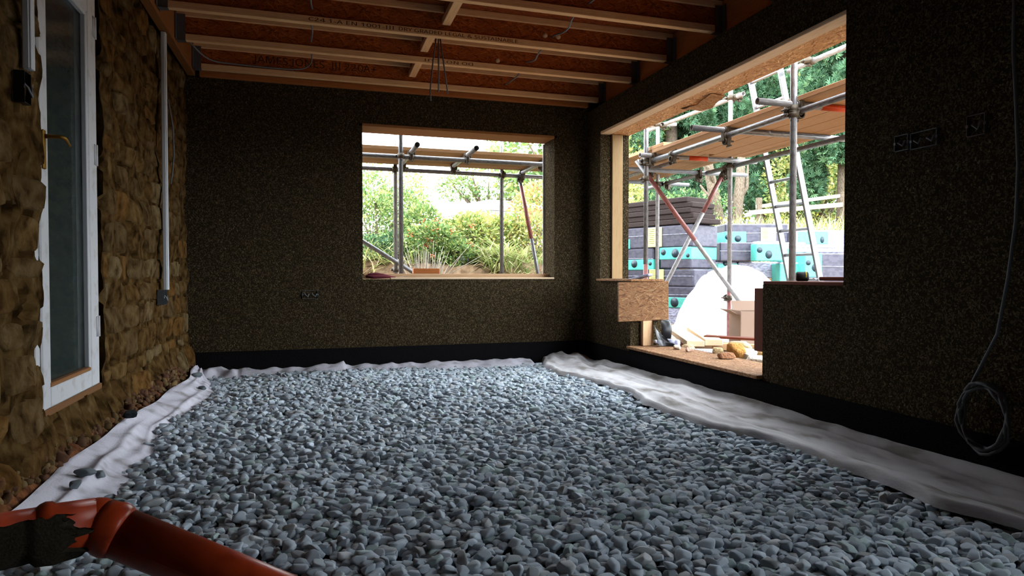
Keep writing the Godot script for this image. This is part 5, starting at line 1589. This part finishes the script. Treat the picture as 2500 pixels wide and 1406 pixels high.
	for b in [[[0.0, 0.0, 0.0], [-0.05, 1.0, 0.0], [-0.25, 2.0, -0.05], [-0.3, 2.6, -0.1]], [[0.25, 0.0, 0.1], [0.33, 0.9, 0.1], [0.42, 1.6, 0.1], [0.48, 2.6, 0.1]], [[-0.05, 0.6, 0], [-0.25, 1.3, 0.05], [-0.55, 1.6, 0.1]], [[0.4, 1.3, 0.1], [0.6, 1.6, 0.1], [0.7, 2.1, 0.0]], [[-0.16, 1.6, 0], [-0.3, 1.9, 0.1], [-0.8, 2.3, 0.2]]]:
		var pts := []
		for p in b: pts.append(Vector3(p[0], p[1], p[2]))
		var big: bool = b.size() == 4
		rod("trunk" if big else "branch", pts, [0.15, 0.13, 0.11, 0.07] if big else [0.06, 0.045, 0.02], M.bark, tk, 10)
	foliage("ivy", tk, [[Vector3(8.3, by + 1.0, -11.95), Vector3(0.25, 0.5, 0.2)], [Vector3(8.0, by + 0.7, -12.0), Vector3(0.3, 0.4, 0.2)]], 700, leaf, M.leaf, mid, 0.04, 0.08, 90)
	shrub("light_tree", "light green leafy tree just past the pale jamb post", "tree", Vector3(7.3, 0, -14.4), [[Vector3(7.0, 3.2, -14.2), Vector3(0.8, 1.0, 0.8)], [Vector3(7.6, 4.3, -14.6), Vector3(1.0, 1.1, 0.8)], [Vector3(6.8, 2.3, -13.8), Vector3(0.6, 0.6, 0.6)], [Vector3(7.2, 5.0, -14.6), Vector3(1.0, 0.7, 0.8)]], 7500, fresh + yellow, 0.06, 0.14, 11, "", null, null, M.bark)
	shrub("light_tree", "pale yellow-green tree filling the gap between the ladder stiles", "tree", Vector3(11.4, 0, -13.1), [[Vector3(11.2, 2.9, -13.2), Vector3(0.9, 0.9, 0.7)], [Vector3(12.0, 3.9, -13.6), Vector3(1.0, 1.0, 0.8)], [Vector3(12.6, 5.2, -14.2), Vector3(1.2, 1.1, 0.8)], [Vector3(10.6, 2.3, -12.6), Vector3(0.6, 0.5, 0.5)], [Vector3(11.8, 2.4, -12.6), Vector3(0.7, 0.6, 0.5)]], 10000, yellow + fresh, 0.05, 0.12, 12, "", null, null, M.bark)
	var far := [[Vector3(9.5, 0, -22), "big green tree far behind the first conifer"], [Vector3(14.5, 0, -22), "big green tree far behind the forked trunks"], [Vector3(18.5, 0, -20.5), "big green tree far behind the ladder"], [Vector3(20.5, 0, -16.5), "big green tree far behind the dark pier"]]
	for i in far.size():
		var c: Vector3 = far[i][0]
		shrub("far_tree", far[i][1], "tree", c, [[c + Vector3(0, 3.6, 0), Vector3(2.6, 2.2, 1.5)], [c + Vector3(1.4, 5.2, 0), Vector3(2.3, 1.8, 1.5)], [c + Vector3(-1.6, 5.0, 0), Vector3(2.2, 1.8, 1.5)], [c + Vector3(0.2, 6.6 + 0.7 * i, 0), Vector3(1.8, 1.3 + 0.25 * i, 1.3)]], 7000, mid + fresh, 0.16, 0.34, 31 + i, "big trees at the back", null, null, M.bark)
	shrub("ivy_bush", "low leafy green bush on the bank above the concrete wall", "shrub", Vector3(6.1, 0, -9.6), [[Vector3(6.0, 1.15, -9.15), Vector3(0.35, 0.2, 0.25)], [Vector3(6.4, 1.1, -9.25), Vector3(0.35, 0.22, 0.25)]], 3500, mid + fresh, 0.035, 0.08, 14)
	shrub("dark_bush", "dark green bush under the deck behind the brown slabs", "shrub", Vector3(6.6, 0, -11.8), [[Vector3(6.5, 2.0, -11.6), Vector3(0.7, 0.35, 0.4)], [Vector3(7.3, 2.1, -11.7), Vector3(0.5, 0.4, 0.4)]], 5000, dark + mid, 0.05, 0.1, 15)
	shrub("light_shrub", "bright pale green shrub peeping over the brown slabs", "shrub", Vector3(5.6, 0, -11.4), [[Vector3(5.7, 1.85, -11.2), Vector3(0.45, 0.35, 0.4)], [Vector3(5.9, 2.3, -11.6), Vector3(0.35, 0.4, 0.3)]], 3000, yellow, 0.04, 0.1, 16)
	# meadow plants
	gx = []
	gc = []
	for i in 9000:
		var x := r.randf_range(6.2, 14.0)
		var z := -r.randf_range(8.8, 13.4)
		if x < 8.0 and z > -9.6: continue
		var y := ground_y(x, z)
		if y < 0.7: continue
		gx.append(Transform3D((Basis(Vector3.UP, r.randf() * TAU) * Basis(Vector3.RIGHT, r.randf_range(0.0, 0.4))).scaled_local(Vector3(1.3, r.randf_range(0.35, 0.95), 1.0)), Vector3(x, y - 0.02, z)))
		gc.append(([Color(0.44, 0.4, 0.2), Color(0.3, 0.34, 0.12), Color(0.5, 0.42, 0.24), Color(0.2, 0.27, 0.08)][r.randi() % 4] as Color) * r.randf_range(0.8, 1.2))
	gr = joined("meadow_grass", blade, M.leaf, gx, gc)
	tag(gr, "tall seeding meadow grass around the fence beyond the packs", "grass", "", "stuff")
	var fx := []
	var fc := []
	for i in 420:
		var x := r.randf_range(7.6, 12.5)
		var z := -r.randf_range(9.4, 12.0)
		fx.append(Transform3D(Basis(Vector3.RIGHT, r.randf() * 3.0).scaled_local(Vector3.ONE * r.randf_range(0.04, 0.07)), Vector3(x, ground_y(x, z) + r.randf_range(0.4, 0.85), z)))
		fc.append(Color(0.75, 0.6, 0.03))
	gr = joined("yellow_flowers", leaf, M.leaf, fx, fc)
	tag(gr, "small yellow flowers dotted through the meadow grass by the fence", "flowers", "", "stuff")
	# fence
	var fe := thing("rail_fence", "weathered two rail timber fence in the meadow beyond the ladder", "fence", Vector3(8.4, 0, -11.05))
	beam("rail", Vector3(-0.1, 2.0, 0), Vector3(2.6, 2.25, 0.75), 0.09, 0.04, M.dry, fe)
	beam("rail", Vector3(0.1, 2.13, -0.05), Vector3(2.6, 2.47, 0.7), 0.07, 0.04, M.dry, fe)
	for k in [[0.15, -0.03], [1.75, 0.5], [2.5, 0.72]]:
		beam("post", Vector3(k[0], 0.9, k[1]), Vector3(k[0], 2.3 + k[0] * 0.07, k[1]), 0.09, 0.09, M.bark, fe)
